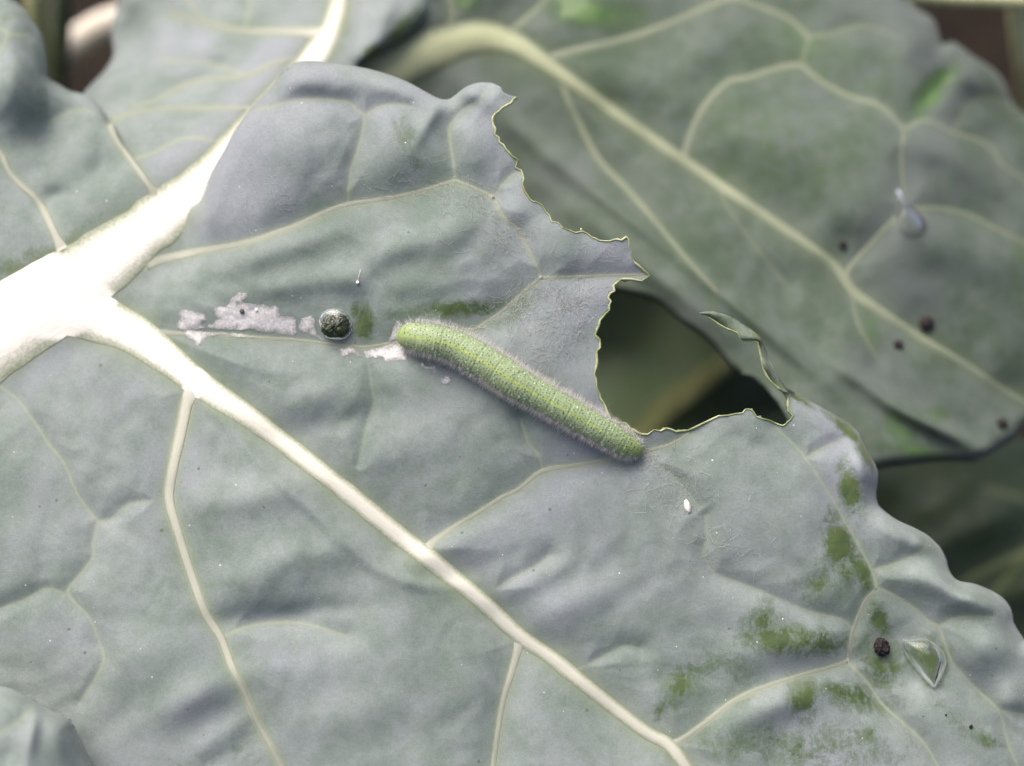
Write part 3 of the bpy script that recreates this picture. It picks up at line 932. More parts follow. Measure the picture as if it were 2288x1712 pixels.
# left half, near part
top_l = T1([(100, 0), (150, 60), (210, 140), (250, 200), (280, 300), (290, 400), (300, 480)])
top_l2 = T1([(350, 510), (430, 560), (520, 580), (580, 620), (640, 690), (670, 750)])
veinA2 = T1([(670, 750, 12), (720, 870, 11), (800, 980, 12), (880, 1090, 14), (940, 1170, 17), (985, 1240, 22)])
veinA1 = T1([(-300, 700, 9), (-120, 820, 11), (0, 940, 12), (60, 1060, 12), (130, 1140, 13), (230, 1230, 14), (290, 1340, 16), (340, 1450, 19), (385, 1540, 26)])
polyL = [(20, -140), (28, -60)] + [q[:2] for q in top_l] + [q[:2] for q in top_l2] + [q[:2] for q in veinA2] + [(280, 548), (190, 615), (0, 737), (-200, 872), (-330, 960), (-350, 400), (-300, -140)]
ctrlL = midrib_D[:5] + [(300, 500, .74), (340, 424, .80), (243, 272, 1.25), (109, 174, 1.5), (36, 0, 1.6), (20, -140, 1.7), (60, 560, .66), (0, 400, .85), (-200, 400, .8), (-300, 0, 1.4), (120, 400, .98), (40, 150, 1.25), (60, 280, 1.25)]
bumpsL = [(36, 205, 74, 105, -12, .42), (20, 60, 55, 60, 20, .16), (170, 330, 60, 90, 30, .10), (230, 380, 30, 40, 0, -.10), (112, 310, 34, 34, 0, -.06), (125, 440, 40, 26, -30, -.07), (60, 500, 60, 60, 0, .07), (200, 450, 80, 50, 30, .05)]
PL = Patch(polyL, ctrlL, [veinA1, veinA2, T1([(0, 170, 5), (40, 210, 6), (10, 300, 5), (-60, 400, 5)]), T1([(40, 210, 6), (180, 210, 5)]), T1([(320, 740, 6), (460, 680, 5), (560, 690, 4)])], [(top_l + top_l2[1:], 30, 0.22)], bumpsL, [(20, 45, 40, 40, 0, .35), (95, 215, 14, 50, 0, .4), (60, 605, 120, 16, -35, .7), (40, 590, 60, 22, -20, .6)], pillow=0.045, lam=50, noise=(0.035, 0.014), nseed=21, step=4.2, subdiv=2, anchor=(mline, mrD, 2000, 2100))
PL.grow_net(5)
PL.build('blade', M['leaf'], leaf)

# left half, far part and tip right of the midrib
polyT = T1([(800, -300), (740, -60), (720, 60), (690, 130), (690, 250), (700, 340), (640, 440), (560, 520), (500, 600), (430, 760)]) + [(200, 330), (300, 445), (330, 512), (370, 478), (450, 415), (520, 345), (590, 262), (660, 180), (715, 108), (742, 55), (757, 0), (768, -70), (780, -140)]
ctrlT = midrib_D[4:] + [(330, 424, .86), (250, 272, 1.42), (200, 200, 2.2), (250, 100, 2.9), (260, 0, 3.0), (450, 250, 1.75), (500, 60, 2.6), (600, 160, 2.1), (290, -100, 3.2), (180, 280, 1.75)]
tv = [T1([(1540, 670, 12), (1200, 665, 8), (900, 680, 7), (680, 740, 6)]), T1([(1960, 330, 12), (1700, 390, 10), (1500, 470, 9), (1200, 500, 7), (950, 620, 6), (800, 660, 4)]), T1([(1980, 210, 34), (1850, 195, 20), (1700, 192, 14), (1500, 190, 11), (1300, 150, 8), (1050, 90, 7)]), T1([(1500, 190, 8), (1530, 90, 7), (1545, -40, 6)]), T1([(1300, 150, 7), (1170, 20, 6), (1150, -60, 5)]), T1([(1540, 470, 7), (1280, 390, 6), (1000, 370, 5)]), T1([(1380, 880, 8), (1150, 850, 7), (950, 940, 6), (840, 980, 6)])]
PT = Patch(polyT, ctrlT, tv + [[q for q in veinA2]], [(T1([(740, -60), (720, 60), (690, 130), (690, 250), (700, 340), (640, 440), (560, 520)]), 34, 0.25)], [(300, 90, 40, 80, 0, -.16), (420, 130, 120, 40, -15, .12), (480, 210, 140, 30, -20, .10), (560, 40, 90, 40, 0, .1)], [], pillow=0.07, lam=60, noise=(0.05, 0.02), nseed=33, step=5, subdiv=2, anchor=(mline, mrD, 2000, 2100))
PT.build('blade', M['leaf'], leaf)
polyF = [(768, -70), (757, 0), (742, 55), (715, 108), (700, 150), (760, 200)] + T2([(150, 405), (250, 340), (380, 270), (480, 200), (570, 100), (610, 0), (620, -120), (400, -300)])
PF = Patch(polyF, [(768, -70, 3.0), (742, 55, 2.5), (715, 108, 2.25), (800, 145, 2.2), (880, 98, 2.4), (960, 20, 2.7), (850, 30, 2.5), (950, -60, 2.9), (760, 200, 2.1)], [T1([(2080, 250, 10), (2140, 130, 8), (2160, 0, 6)])], [(T2([(150, 405), (250, 340), (380, 270), (480, 200), (570, 100), (610, 0)]), 36, .25)], [(850, 40, 26, 60, 20, .12), (800, 60, 14, 60, 10, -.08)], [(772, 20, 10, 60, 5, .8), (890, 80, 16, 60, 35, .8), (835, 118, 26, 14, -30, .8)], noise=(0.04, 0.02), nseed=41, step=5, subdiv=2, anchor=(mline, mrD, 2000, 2100))
PF.build('blade', M['leaf'], leaf)

rib('midrib', mrD, midrib, leaf, M['vein'], 0.12, nseg=36, lift=0.0, fuse=(L1,))
rib('lateral_vein', PR, L1, leaf, M['vein'], 0.22, nseg=30, lift=0.003, taper=True, fuse=(midrib, [(a_, b_, w_ * 0.4) for a_, b_, w_ in V2[:4]]))
V2 = [(a_, b_, w_ * 0.88) for a_, b_, w_ in V2]
for pth in (V2, V3, V4, V5, V6, V6r, V6d, L2, R1, R2):
    pth = [(a_, b_, w_ * (0.85 if w_ < 16 else 1)) for a_, b_, w_ in pth]
    rib('vein', PR, pth, leaf, M['vein'], 0.20 if pth[0][2] > 24 else 0.10, nseg=12, lift=0.0, fuse=(L1,) if pth[0][2] > 18 else ())
for pth in (veinA1, veinA2):
    rib('vein', PL, pth, leaf, M['vein'], 0.2, nseg=12, lift=0.003, fuse=(midrib,))
for pth in tv[:3]:
    rib('vein', PT, pth, leaf, M['vein'], 0.25, nseg=12, lift=0.002)

# pale eaten rim
ce = cut_all[::2]
rr = 0.0085 * (1 + 0.35 * np.clip(vnoise(np.stack([np.arange(len(ce)) * 6.0, np.arange(len(ce)) * 0.0], 1), 20, 6), -1.5, 2))
tube('eaten_rim', PR.pts(ce, 0.004), np.clip(rr, .004, .018), M['cut'], leaf, 8)

# curled shred at the far side of the hole
le = T6([(705, 872), (650, 822), (615, 772), (598, 720), (585, 660), (570, 600), (555, 572), (470, 560), (440, 520), (350, 480), (260, 420), (212, 400)])
re_ = T6([(760, 890), (712, 815), (665, 740), (640, 690), (622, 640), (600, 585), (580, 545), (535, 505), (465, 455), (400, 408), (290, 383), (206, 392)])
le, re_ = catmull(le, 4), catmull(re_, 4)
m = len(le)
K = 7
base = np.linspace(0, 1, m)
V = []
for j in range(K):
    f = j / (K - 1)
    P = le * (1 - f) + re_ * f
    Dp = 0.10 - 0.16 * base - 0.05 * math.sin(math.pi * f) + 0.12 * f * (1 - base * 0.6) + 0.03 * np.sin(base * 17 + f * 2)
    V.append(world_pts(P, Dp))
V = np.array(V).transpose(1, 0, 2).reshape(-1, 3)
nv = len(V)
V = np.concatenate([V, V + FWD * 0.03])
F = []
for i in range(m - 1):
    for j in range(K - 1):
        a = i * K + j
        F.append((a, a + 1, a + K + 1, a + K))
        F.append((nv + a, nv + a + K, nv + a + K + 1, nv + a + 1))
    for j in (0, K - 1):
        a = i * K + j
        F.append((a, a + K, nv + a + K, nv + a))
col = np.tile(np.array([0.0, 0.2, 0.52, 1.0]), (len(V), 1))
shred = mesh_obj('curled_shred', V, F, M['leaf'], leaf, col=col)
tag(shred, 'thin dark green curled shred left beside the hole')
tube('eaten_rim', world_pts(le, 0.10 - 0.16 * base - 0.01), np.linspace(.013, .009, m), M['cut'], leaf, 8)

# papery feeding scars
Z5 = lambda L: np.array(tile(380, 620, 0.28933, L))
scars = [
    [(75, 270), (110, 255), (150, 270), (200, 272), (270, 290), (290, 330), (250, 350), (230, 372), (280, 385), (150, 400), (60, 400), (55, 340)],
    [(340, 260), (370, 230), (430, 235), (470, 170), (520, 115), (570, 120), (590, 160), (520, 200), (600, 205), (700, 210), (800, 215), (840, 240), (850, 280), (960, 310), (975, 400), (950, 445), (880, 440), (780, 425), (700, 425), (560, 400), (420, 405), (330, 400), (290, 385), (330, 350), (380, 320), (345, 290)],
    [(85, 425), (200, 415), (400, 425), (520, 440), (640, 455), (640, 470), (400, 455), (300, 460), (250, 495), (205, 525), (190, 490), (130, 460)],
    [(1490, 575), (1560, 565), (1620, 545), (1720, 500), (1790, 490), (1815, 540), (1825, 630), (1760, 635), (1700, 655), (1660, 645), (1640, 625), (1600, 635), (1565, 615), (1500, 630)],
    [(1310, 560), (1360, 545), (1430, 560), (1475, 600), (1460, 615), (1400, 590), (1330, 605)],
    [(1010, 330), (1060, 310), (1110, 330), (1130, 420), (1200, 475), (1150, 475), (1070, 430), (1000, 400)],
    [(1940, 660), (1970, 690), (2010, 700), (2040, 680), (2060, 700), (2050, 740), (2010, 720), (1970, 715)],
    [(2080, 770), (2110, 790), (2140, 770), (2165, 800), (2130, 830), (2100, 810)],
    [(1720, 400), (1760, 345), (1800, 400), (1785, 480), (1700, 490)],
]


class Flake(Patch):
    def __init__(self, poly, base, amp, lift, step=2.6):
        self.poly, self.base, self.amp, self.lift, self.step, self.bare = poly, base, amp, lift, step, ()

    def depth(self, P, raw=False):
        d, _ = nearest_on(P, self.poly, True)
        D = self.base.depth(P) - self.lift - self.amp * (0.5 + 0.5 * vnoise(P, 9, 3)) * np.clip(d / 7, 0.1, 1) - 0.6 * self.amp * vnoise(P, 22, 8) * np.clip(d / 7, 0.1, 1)
        return (D, np.clip(d / 15, 0, 1), np.zeros(len(P))) if raw else D


def scar_material():
    k = NT('papery_scar_film')
    tc = k.n('ShaderNodeTexCoord').outputs['Object']
    n1 = k.noise(tc, 9, 5, 0.65)
    n2 = k.noise(tc, 45, 3, 0.6)
    c = k.mix(k.step(n2, 0.35, 0.7), (0.45, 0.44, 0.43), (0.66, 0.645, 0.635))
    b = k.n('ShaderNodeBump', i_Strength=0.3, i_Distance=0.01)
    k.l(n2, b.inputs['Height'])
    p = k.principled(Base_Color=c, Roughness=0.45, Specular_IOR_Level=0.4, Normal=b.outputs[0])
    t = k.n('ShaderNodeBsdfTransparent')
    ms = k.n('ShaderNodeMixShader')
    at = k.n('ShaderNodeAttribute', attribute_name='masks')
    sp = k.n('ShaderNodeSeparateColor')
    k.l(at.outputs['Color'], sp.inputs[0])
    al = k.math('ADD', k.math('MULTIPLY', n1, 1.0), k.math('MULTIPLY', sp.outputs[0], 0.42))
    k.l(k.math('MULTIPLY_ADD', k.step(al, 0.42, 0.86), 0.74, 0.14), ms.inputs[0])
    k.l(t.outputs[0], ms.inputs[1])
    k.l(p.outputs[0], ms.inputs[2])
    k.l(ms.outputs[0], k.out.inputs[0])
    return k.m


M['scar'] = scar_material()
for L in scars:
    pl = jagged(list(map(tuple, Z5(L))) + [tuple(Z5(L)[0])], 1.6)[:-1]
    Flake(pl, PR, 0.003, 0.007).build('papery_scar', M['scar'], leaf, thick=0.006)

# ================================================================== background leaf (right)
bmid = [(700, 250, 130), (800, 190, 130), (900, 140, 110), (1000, 100, 86), (1080, 82, 74), (1150, 98, 54), (1210, 135, 40), (1270, 178, 33), (1360, 242, 28), (1450, 305, 25), (1600, 408, 22), (1750, 510, 20), (1860, 590, 19), (1905, 650, 19), (1960, 690, 17), (2050, 750, 14), (2150, 810, 12), (2240, 870, 9), (2330, 920, 6)]
bveins = [
    [(1215, 138, 22), (1260, 118, 14), (1400, 85, 13), (1500, 50, 11), (1590, 10, 10), (1644, -4, 10), (1687, 11, 10), (1760, 40, 9), (1807, 83, 9)],
    [(1807, 83, 8), (1850, 76, 7), (1930, 58, 6), (2000, 80, 5)], [(1807, 83, 8), (1800, 110, 7), (1790, 145, 7)],
    [(1529, 350, 16), (1531, 337, 14), (1553, 275, 12), (1586, 221, 11), (1629, 181, 11), (1669, 174, 11), (1724, 156, 11), (1785, 145, 11), (1814, 167, 9), (1869, 203, 10), (1916, 221, 9), (1970, 239, 9), (2021, 290, 9)],
    [(2021, 290, 8), (2068, 268, 7), (2126, 294, 7), (2206, 323, 7), (2242, 370, 6), (2285, 399, 6), (2380, 470, 5)], [(2021, 290, 8), (2014, 344, 7), (2017, 410, 6), (2025, 450, 5)],
    [(1890, 618, 14), (1898, 598, 11), (1941, 551, 10), (1988, 500, 9), (2030, 470, 7), (2086, 464, 7), (2159, 478, 7), (2235, 515, 6), (2330, 560, 5)],
    [(1225, 150, 22), (1251, 175, 15), (1270, 225, 13), (1306, 301, 13), (1342, 362, 12), (1396, 417, 12), (1469, 500, 11), (1523, 565, 9), (1600, 650, 6)],
    [(1130, 80, 20), (1165, 50, 12), (1200, 20, 10), (1240, -30, 8)], [(1000, 70, 16), (1010, 30, 12), (1000, -30, 9)],
    [(1905, 660, 9), (1915, 720, 6), (1960, 800, 5)], [(1600, 415, 8), (1650, 500, 5), (1760, 640, 4)], [(2260, 230, 5), (2180, 220, 5), (2126, 294, 5)],
]
bmargin_t = T3([(1480, -60), (1500, 0), (1560, 60), (1640, 110), (1680, 190), (1705, 275), (1760, 255), (1820, 290), (1880, 340), (1980, 400), (2050, 460), (2100, 540), (2130, 630), (2180, 680), (2207, 700)])
bmargin_b = [(2330, 925), (2288, 955)] + T6([(2150, 1170), (2050, 1230), (1950, 1290), (1880, 1315), (1750, 1310), (1600, 1320), (1450, 1340), (1320, 1360)]) + [(1890, 1075), (1800, 1000), (1740, 900), (1684, 842), (1651, 835), (1626, 817), (1597, 781), (1560, 748), (1524, 723), (1495, 698), (1465, 676), (1415, 661), (1360, 650), (1280, 640)]
polyB = [(2010, -180)] + bmargin_t + [(2400, 400), (2460, 640), (2420, 830)] + bmargin_b + [(1150, 600), (1000, 480), (880, 300), (830, 200), (860, 60), (900, -180)]
ctrlB = [(850, 200, 2.8), (1080, 80, 2.8), (1000, 400, 3.2), (1250, 170, 2.7), (1600, 410, 2.3), (1900, 640, 2.1), (2200, 850, 2.3), (1400, 100, 2.9), (1700, 60, 3.0), (2040, 20, 3.4), (2100, 250, 2.9), (2280, 270, 3.6), (2030, 470, 2.2), (2250, 600, 2.5), (1300, 500, 2.4), (1360, 650, 2.1), (1500, 690, 1.9), (1650, 830, 1.7), (1800, 850, 1.6), (1970, 1045, 1.5), (2170, 1030, 1.8), (2288, 960, 2.3), (1200, -100, 3.1), (1900, -100, 3.6), (2450, 640, 3.2), (1100, 600, 2.8)]
bumpsB = [(1400, 480, 330, 28, 38, .16), (1480, 620, 240, 34, 38, .18), (1700, 730, 230, 22, 40, .12), (2130, 350, 140, 45, 25, .16), (2000, 900, 200, 22, 32, .14), (1950, 780, 130, 40, 40, .10), (2100, 960, 120, 18, 25, .14), (2080, 210, 70, 24, -50, -.12), (2160, 170, 60, 30, 40, .14), (2150, 560, 120, 50, 20, .1), (1700, 300, 160, 80, 20, .12), (2030, 90, 50, 60, 20, .14), (1400, 180, 140, 50, 20, .08)]
PB = Patch(polyB, ctrlB, [bmid] + bveins, [(bmargin_t, 26, .28), (bmargin_b[:11], 28, .28), (bmargin_b[14:], 18, .16)], bumpsB,
           [(2080, 205, 22, 62, 40, .95), (1330, 28, 90, 26, 10, .8), (1280, 0, 50, 30, 0, .85), (1045, 6, 26, 14, 0, .8), (2050, 1010, 60, 14, 15, .6), (2000, 950, 20, 50, -30, .55), (2095, 925, 26, 14, 0, .5), (1950, 740, 20, 60, -30, .4), (1700, 330, 200, 110, 20, .3), (1850, 130, 160, 80, 20, .35), (1640, 700, 60, 25, 45, .35), (2280, 600, 26, 60, 0, .5)],
           pillow=0.09, lam=75, noise=(0.05, 0.02), nseed=61, step=5, subdiv=2)
bleaf = empty('cabbage_leaf', world_pts([(1080, 90)], [3.2])[0])
tag(bleaf, 'darker green leaf with cream midrib behind the eaten leaf, water drop on it', 'leaf')
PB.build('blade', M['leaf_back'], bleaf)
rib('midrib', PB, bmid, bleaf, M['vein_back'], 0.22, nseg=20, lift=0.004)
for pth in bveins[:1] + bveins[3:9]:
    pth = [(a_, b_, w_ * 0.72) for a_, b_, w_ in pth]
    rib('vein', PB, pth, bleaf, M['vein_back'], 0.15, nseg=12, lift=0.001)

# ================================================================== leaf edge rising at lower left
gm = T7([(-500, 1120), (-200, 1130), (0, 1160), (80, 1180), (200, 1240), (320, 1310), (430, 1360), (470, 1440), (510, 1520), (550, 1600), (580, 1655), (620, 1760)])
PG = Patch(gm + [(220, 1900), (0, 2000), (-330, 1950), (-380, 1700)], [(-200, 1520, -.75), (0, 1533, -.85), (73, 1562, -.9), (160, 1610, -.8), (205, 1700, -.7), (0, 1700, -1.2), (100, 1800, -1.2), (-200, 1800, -1.3), (0, 2000, -1.5)], [T7([(-100, 1500, 6), (80, 1400, 5), (200, 1300, 4)])], [(gm, 46, .30)], [(70, 1640, 16, 60, 10, .06), (20, 1690, 30, 40, 0, -.08), (130, 1660, 22, 60, -20, .05)], [], noise=(0.03, .012), nseed=71, step=4.5, subdiv=2)
gl = empty('cabbage_leaf', world_pts([(0, 1700)], [-0.9])[0])
tag(gl, 'small grey-green leaf flap rising over the lower end of the white-ribbed leaf', 'leaf')
PG.build('blade', M['leaf'], gl)

# ================================================================== lower leaves seen in gaps
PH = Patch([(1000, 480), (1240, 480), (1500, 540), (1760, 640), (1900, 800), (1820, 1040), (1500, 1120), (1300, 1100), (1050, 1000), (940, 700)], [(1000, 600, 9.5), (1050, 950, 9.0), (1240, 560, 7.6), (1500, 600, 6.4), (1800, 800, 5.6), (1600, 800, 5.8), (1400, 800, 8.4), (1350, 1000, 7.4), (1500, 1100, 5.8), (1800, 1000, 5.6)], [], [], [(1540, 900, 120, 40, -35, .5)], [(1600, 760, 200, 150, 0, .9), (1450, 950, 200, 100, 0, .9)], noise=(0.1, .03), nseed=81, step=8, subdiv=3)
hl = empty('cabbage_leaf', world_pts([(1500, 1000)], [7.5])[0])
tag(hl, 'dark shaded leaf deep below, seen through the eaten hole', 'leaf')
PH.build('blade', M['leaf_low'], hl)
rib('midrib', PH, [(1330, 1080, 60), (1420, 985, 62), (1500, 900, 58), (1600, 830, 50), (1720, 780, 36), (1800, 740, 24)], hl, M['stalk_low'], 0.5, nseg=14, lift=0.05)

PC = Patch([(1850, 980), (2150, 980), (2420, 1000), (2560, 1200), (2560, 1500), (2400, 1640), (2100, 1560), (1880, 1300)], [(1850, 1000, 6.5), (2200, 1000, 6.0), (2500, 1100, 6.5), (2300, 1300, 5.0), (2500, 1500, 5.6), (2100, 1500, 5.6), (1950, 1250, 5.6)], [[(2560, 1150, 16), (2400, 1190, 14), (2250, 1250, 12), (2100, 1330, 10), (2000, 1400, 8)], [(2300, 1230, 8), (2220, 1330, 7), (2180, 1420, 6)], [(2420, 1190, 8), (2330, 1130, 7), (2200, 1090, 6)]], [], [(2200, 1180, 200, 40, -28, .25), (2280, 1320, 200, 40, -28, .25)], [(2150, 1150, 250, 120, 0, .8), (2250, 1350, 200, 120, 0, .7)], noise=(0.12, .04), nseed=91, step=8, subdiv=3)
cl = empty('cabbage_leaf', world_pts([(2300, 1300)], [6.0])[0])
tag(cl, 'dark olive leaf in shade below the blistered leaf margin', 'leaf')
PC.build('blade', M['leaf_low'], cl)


def stem(name, label, path, mat, D):
    """path: x, y, width px; D: depths"""
    p = np.array(path, float)
    c = catmull(np.column_stack([p, D]), 6)
    V = world_pts(c[:, :2], c[:, 3])
    r = c[:, 2] * 0.5 * PXCM * (FOC + c[:, 3]) / FOC
    o = tube(name, V, r, mat, None, 16)
    return tag(o, label, 'stem')


stem('leaf_stalk', 'yellow-green leaf stalk crossing the top corner over dark soil', [(1950, -8, 46), (2150, -6, 44), (2300, -2, 46), (2450, 6, 48)], M['stalk'], [4.6, 4.4, 4.2, 4.0])
stem('leaf_stalk', 'yellow-green stalk standing upright beside the dark soil corner', [(2250, -180, 40), (2266, -40, 42), (2278, 80, 44), (2296, 200, 46), (2330, 420, 50), (2380, 700, 56)], M['stalk'], [4.0, 4.4, 4.8, 5.6, 8.0, 12.0])
stem('leaf_stalk', 'pale yellow stalk rising behind the curled leaf lobe', [(60, -220, 44), (72, -60, 46), (84, 40, 50), (96, 150, 54), (100, 300, 60), (80, 600, 66)], M['stalk'], [5.2, 5.4, 5.8, 6.6, 8.4, 12.5])
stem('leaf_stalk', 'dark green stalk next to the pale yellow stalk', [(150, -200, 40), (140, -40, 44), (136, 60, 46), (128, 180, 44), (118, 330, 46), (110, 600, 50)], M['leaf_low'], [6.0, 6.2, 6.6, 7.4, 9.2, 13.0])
stem('leaf_stalk', 'blurred creamy pink stalk lying below the far leaf blade', [(60, 200, 60), (130, 130, 66), (190, 85, 72), (260, 50, 70), (380, 30, 66), (520, 30, 60)], M['pale'], [8.6, 8.0, 7.6, 7.4, 7.6, 8.2])
# central stalk of the plant, left of the picture, carrying the leaves
st_o = tube('cabbage_stalk', np.array([(-9.5, 1.0, -0.8), (-9.4, 0.8, 4), (-9.1, 0.3, 8), (-8.4, -0.8, 11.5), (-7.2, -1.1, 13.0), (-6.0, -0.6, 13.55)]), [1.4, 1.2, 1.0, .8, .62, .5], M['stalk'], None, 18)
tag(st_o, 'thick pale stalk carrying the white midrib of the eaten leaf', 'stalk')

# ================================================================== caterpillar
cp = np.array([(897, 750, 3), (901, 751, 20), (910, 751, 29), (924, 752, 33.5), (950, 757, 36.5), (985, 764, 38), (1022, 777, 39), (1062, 799, 40), (1103, 823, 40.5), (1158, 859, 39), (1222, 894, 36.5), (1290, 932, 34.5), (1350, 966, 32.5), (1388, 988, 30), (1408, 999, 26), (1420, 1004, 20.5), (1428, 1008, 12), (1431, 1009, 3)], float)
c = catmull(cp, 10)
s = np.concatenate([[0], np.cumsum(np.hypot(*np.diff(c[:, :2], axis=0).T))])
NR, NS = 330, 48
# denser sampling at the rounded ends
tt = np.linspace(0, 1, NR)
tt = 0.5 - 0.5 * np.cos(math.pi * tt) * (0.25) - 0.0 if False else tt * 0.75 + 0.25 * (0.5 - 0.5 * np.cos(math.pi * tt))
c = np.stack([np.interp(tt * s[-1], s, c[:, i]) for i in range(3)], 1)
S = tt * s[-1]
U = S / s[-1]
segp = U * 13.0
ph = segp - np.floor(segp)
dseg = np.minimum(ph, 1 - ph)
ann = np.abs(np.sin(math.pi * segp * 6))
rmod = 1 - 0.015 * np.exp(-(dseg / 0.06) ** 2) + 0.011 * (ann ** 0.7 - 0.5)
endfade = np.clip(np.minimum(U, 1 - U) / 0.04, 0, 1)
R = 0.92 * c[:, 2] * PXCM * (1 + (rmod - 1) * endfade)
Dc = PR.depth(c[:, :2])
Dc = np.convolve(np.pad(Dc, 12, mode='edge'), np.ones(25) / 25, mode='valid')
C3 = world_pts(c[:, :2], Dc - (0.72 * R + 0.02))
Tn = np.gradient(C3, axis=0)
Tn = np.stack([np.convolve(np.pad(Tn[:, i], 8, mode='edge'), np.ones(17) / 17, mode='valid') for i in range(3)], 1)
Tn /= np.linalg.norm(Tn, axis=1)[:, None]
Nup = CAMPOS - C3
Nup /= np.linalg.norm(Nup, axis=1)[:, None]
Bn = np.cross(Nup, Tn)
Bn /= np.linalg.norm(Bn, axis=1)[:, None]
Nup = np.cross(Tn, Bn)


def body_pt(i, th, k=1.0):
    """ring index (float), angle (0 = side, pi/2 = back)"""
    i = np.asarray(i, float)
    th = np.asarray(th, float)
    a = np.clip(i.astype(int), 0, NR - 2)
    f = (i - a)[:, None]
    L = lambda A: A[a] * (1 - f) + A[a + 1] * f if A.ndim > 1 else A[a] * (1 - f[:, 0]) + A[a + 1] * f[:, 0]
    r = L(R) * k
    sn = np.sin(th)
    up = np.where(sn > 0, sn * 0.95, sn * 0.80)
    # small side fold along the feet
    side = np.cos(th) * (1 + 0.05 * np.exp(-((sn + 0.25) / 0.18) ** 2))
    return L(C3) + L(Bn) * (side * r)[:, None] + L(Nup) * (up * r)[:, None]


th = np.linspace(0, 2 * math.pi, NS + 1) - math.pi / 2
ii = np.repeat(np.arange(NR), NS + 1)
V = body_pt(ii, np.tile(th, NR))
uv = np.stack([np.repeat(U, NS + 1), np.tile(np.linspace(0, 1, NS + 1), NR)], 1)
F = [(i * (NS + 1) + j, i * (NS + 1) + j + 1, (i + 1) * (NS + 1) + j + 1, (i + 1) * (NS + 1) + j) for i in range(NR - 1) for j in range(NS)]
F += [tuple(reversed(range(NS))), tuple((NR - 1) * (NS + 1) + j for j in range(NS))]
cat = empty('caterpillar', C3[NR // 2] - Nup[NR // 2] * R[NR // 2] * 0.7)
tag(cat, 'fuzzy green caterpillar with yellow back stripe stretched beside the eaten hole', 'caterpillar')
body = mesh_obj('body', V, F, M['caterpillar'], cat, uv=uv)

ring_of = lambda u: np.interp(u, U, np.arange(NR))


def normal_at(i, th):
    p = body_pt(i, th)
    a = np.clip(i.astype(int), 0, NR - 1)
    d = p - C3[a]
    # tilt to the ends
    e = (np.clip(0.05 - U[a], 0, 1) * -16 + np.clip(U[a] - 0.95, 0, 1) * 16)
    d = d / (np.linalg.norm(d, axis=1)[:, None] + 1e-9) + Tn[a] * e[:, None]
    return p, d / (np.linalg.norm(d, axis=1)[:, None] + 1e-9)


def dots(name, mat, u, t, rad, sq=0.6):
    p, nn = normal_at(ring_of(u), t)
    VV, FF = [], []
    base_ = np.array([(0, 0, 1), (1, 0, 0), (0.31, 0.95, 0), (-0.81, 0.59, 0), (-0.81, -0.59, 0), (0.31, -0.95, 0)])
    for q, nrm, r in zip(p, nn, rad):
        z = Vector(nrm)
        x = z.orthogonal().normalized()
        y = z.cross(x)
        o = len(VV)
        for b in base_:
            VV.append(q + np.array(x) * b[0] * r + np.array(y) * b[1] * r + nrm * (b[2] * r * sq + 0.001))
        FF += [(o, o + 1 + k, o + 1 + (k + 1) % 5) for k in range(5)]
    o = mesh_obj(name, VV, FF, mat, cat)
    o['kind'] = 'stuff'
    return o


uu, tth, rad = [], [], []
for a_ in range(78):                                  # rings of dark dots
    u0 = (a_ + 0.5) / 78
    for t0 in np.arange(math.pi / 2 - 1.75, math.pi / 2 + 1.76, 0.205):
        if abs(t0 - math.pi / 2) < 0.07 or RNG.random() < 0.08: continue
        uu.append(u0 + RNG.normal(0, 0.0022))
        tth.append(t0 + (0.1 if a_ % 2 else 0) + RNG.normal(0, 0.035))
        rad.append(0.0070 * RNG.uniform(0.6, 1.25))
uu, tth, rad = map(np.array, (uu, tth, rad))
ok = (uu > 0.015) & (uu < 0.985)
dots('dark_dots', M['tub'], uu[ok], tth[ok], rad[ok])
uu, tth, rad = [], [], []
for a_ in range(13):
    for f_ in (0.25, 0.55, 0.8):
        for t0 in (math.pi / 2 - 1.2, math.pi / 2 - 0.62, math.pi / 2 + 0.62, math.pi / 2 + 1.2, math.pi / 2 + 0.9, math.pi / 2 - 0.9):
            if RNG.random() < 0.5: continue
            uu.append((a_ + f_) / 13 + RNG.normal(0, .004))
            tth.append(t0 + RNG.normal(0, .06))
            rad.append(RNG.uniform(.005, .009))
uu, tth, rad = map(np.array, (uu, tth, rad))
ok = (uu > 0.02) & (uu < 0.98)
dots('pale_dots', M['tubw'], uu[ok], tth[ok], rad[ok], 0.8)

# fuzz
NH = 5600
hu = RNG.uniform(0.002, 0.998, NH)
ht = np.where(RNG.random(NH) < 0.07, RNG.uniform(0, math.pi, NH), np.where(RNG.random(NH) < 0.5, RNG.normal(-0.1, 0.36, NH), math.pi + RNG.normal(0.1, 0.36, NH)))
hp, hn = normal_at(ring_of(hu), ht)
hl_ = RNG.uniform(0.014, 0.052, NH) * (1 + 0.7 * np.abs(np.cos(ht)))
lng = RNG.random(NH) < 0.05
hl_[lng] *= 1.7
jit = RNG.normal(0, 0.28, (NH, 3))
hd = hn + jit
hd /= np.linalg.norm(hd, axis=1)[:, None]
bend = RNG.normal(0, 0.3, (NH, 3)) + np.array([0, 0, -0.05])
VV = np.zeros((NH, 7, 3))
sx = np.cross(hd, RNG.normal(size=(NH, 3)))
sx /= np.linalg.norm(sx, axis=1)[:, None]
sy = np.cross(hd, sx)
wr = 0.0009
midp = hp + hd * (hl_ * 0.55)[:, None]
tip = hp + hd * hl_[:, None] + bend * (hl_ * 0.25)[:, None]
for k in range(3):
    a_ = 2 * math.pi * k / 3
    off = sx * math.cos(a_) + sy * math.sin(a_)
    VV[:, k] = hp - hd * 0.003 + off * wr
    VV[:, 3 + k] = midp + off * wr * 0.75
VV[:, 6] = tip
F = []
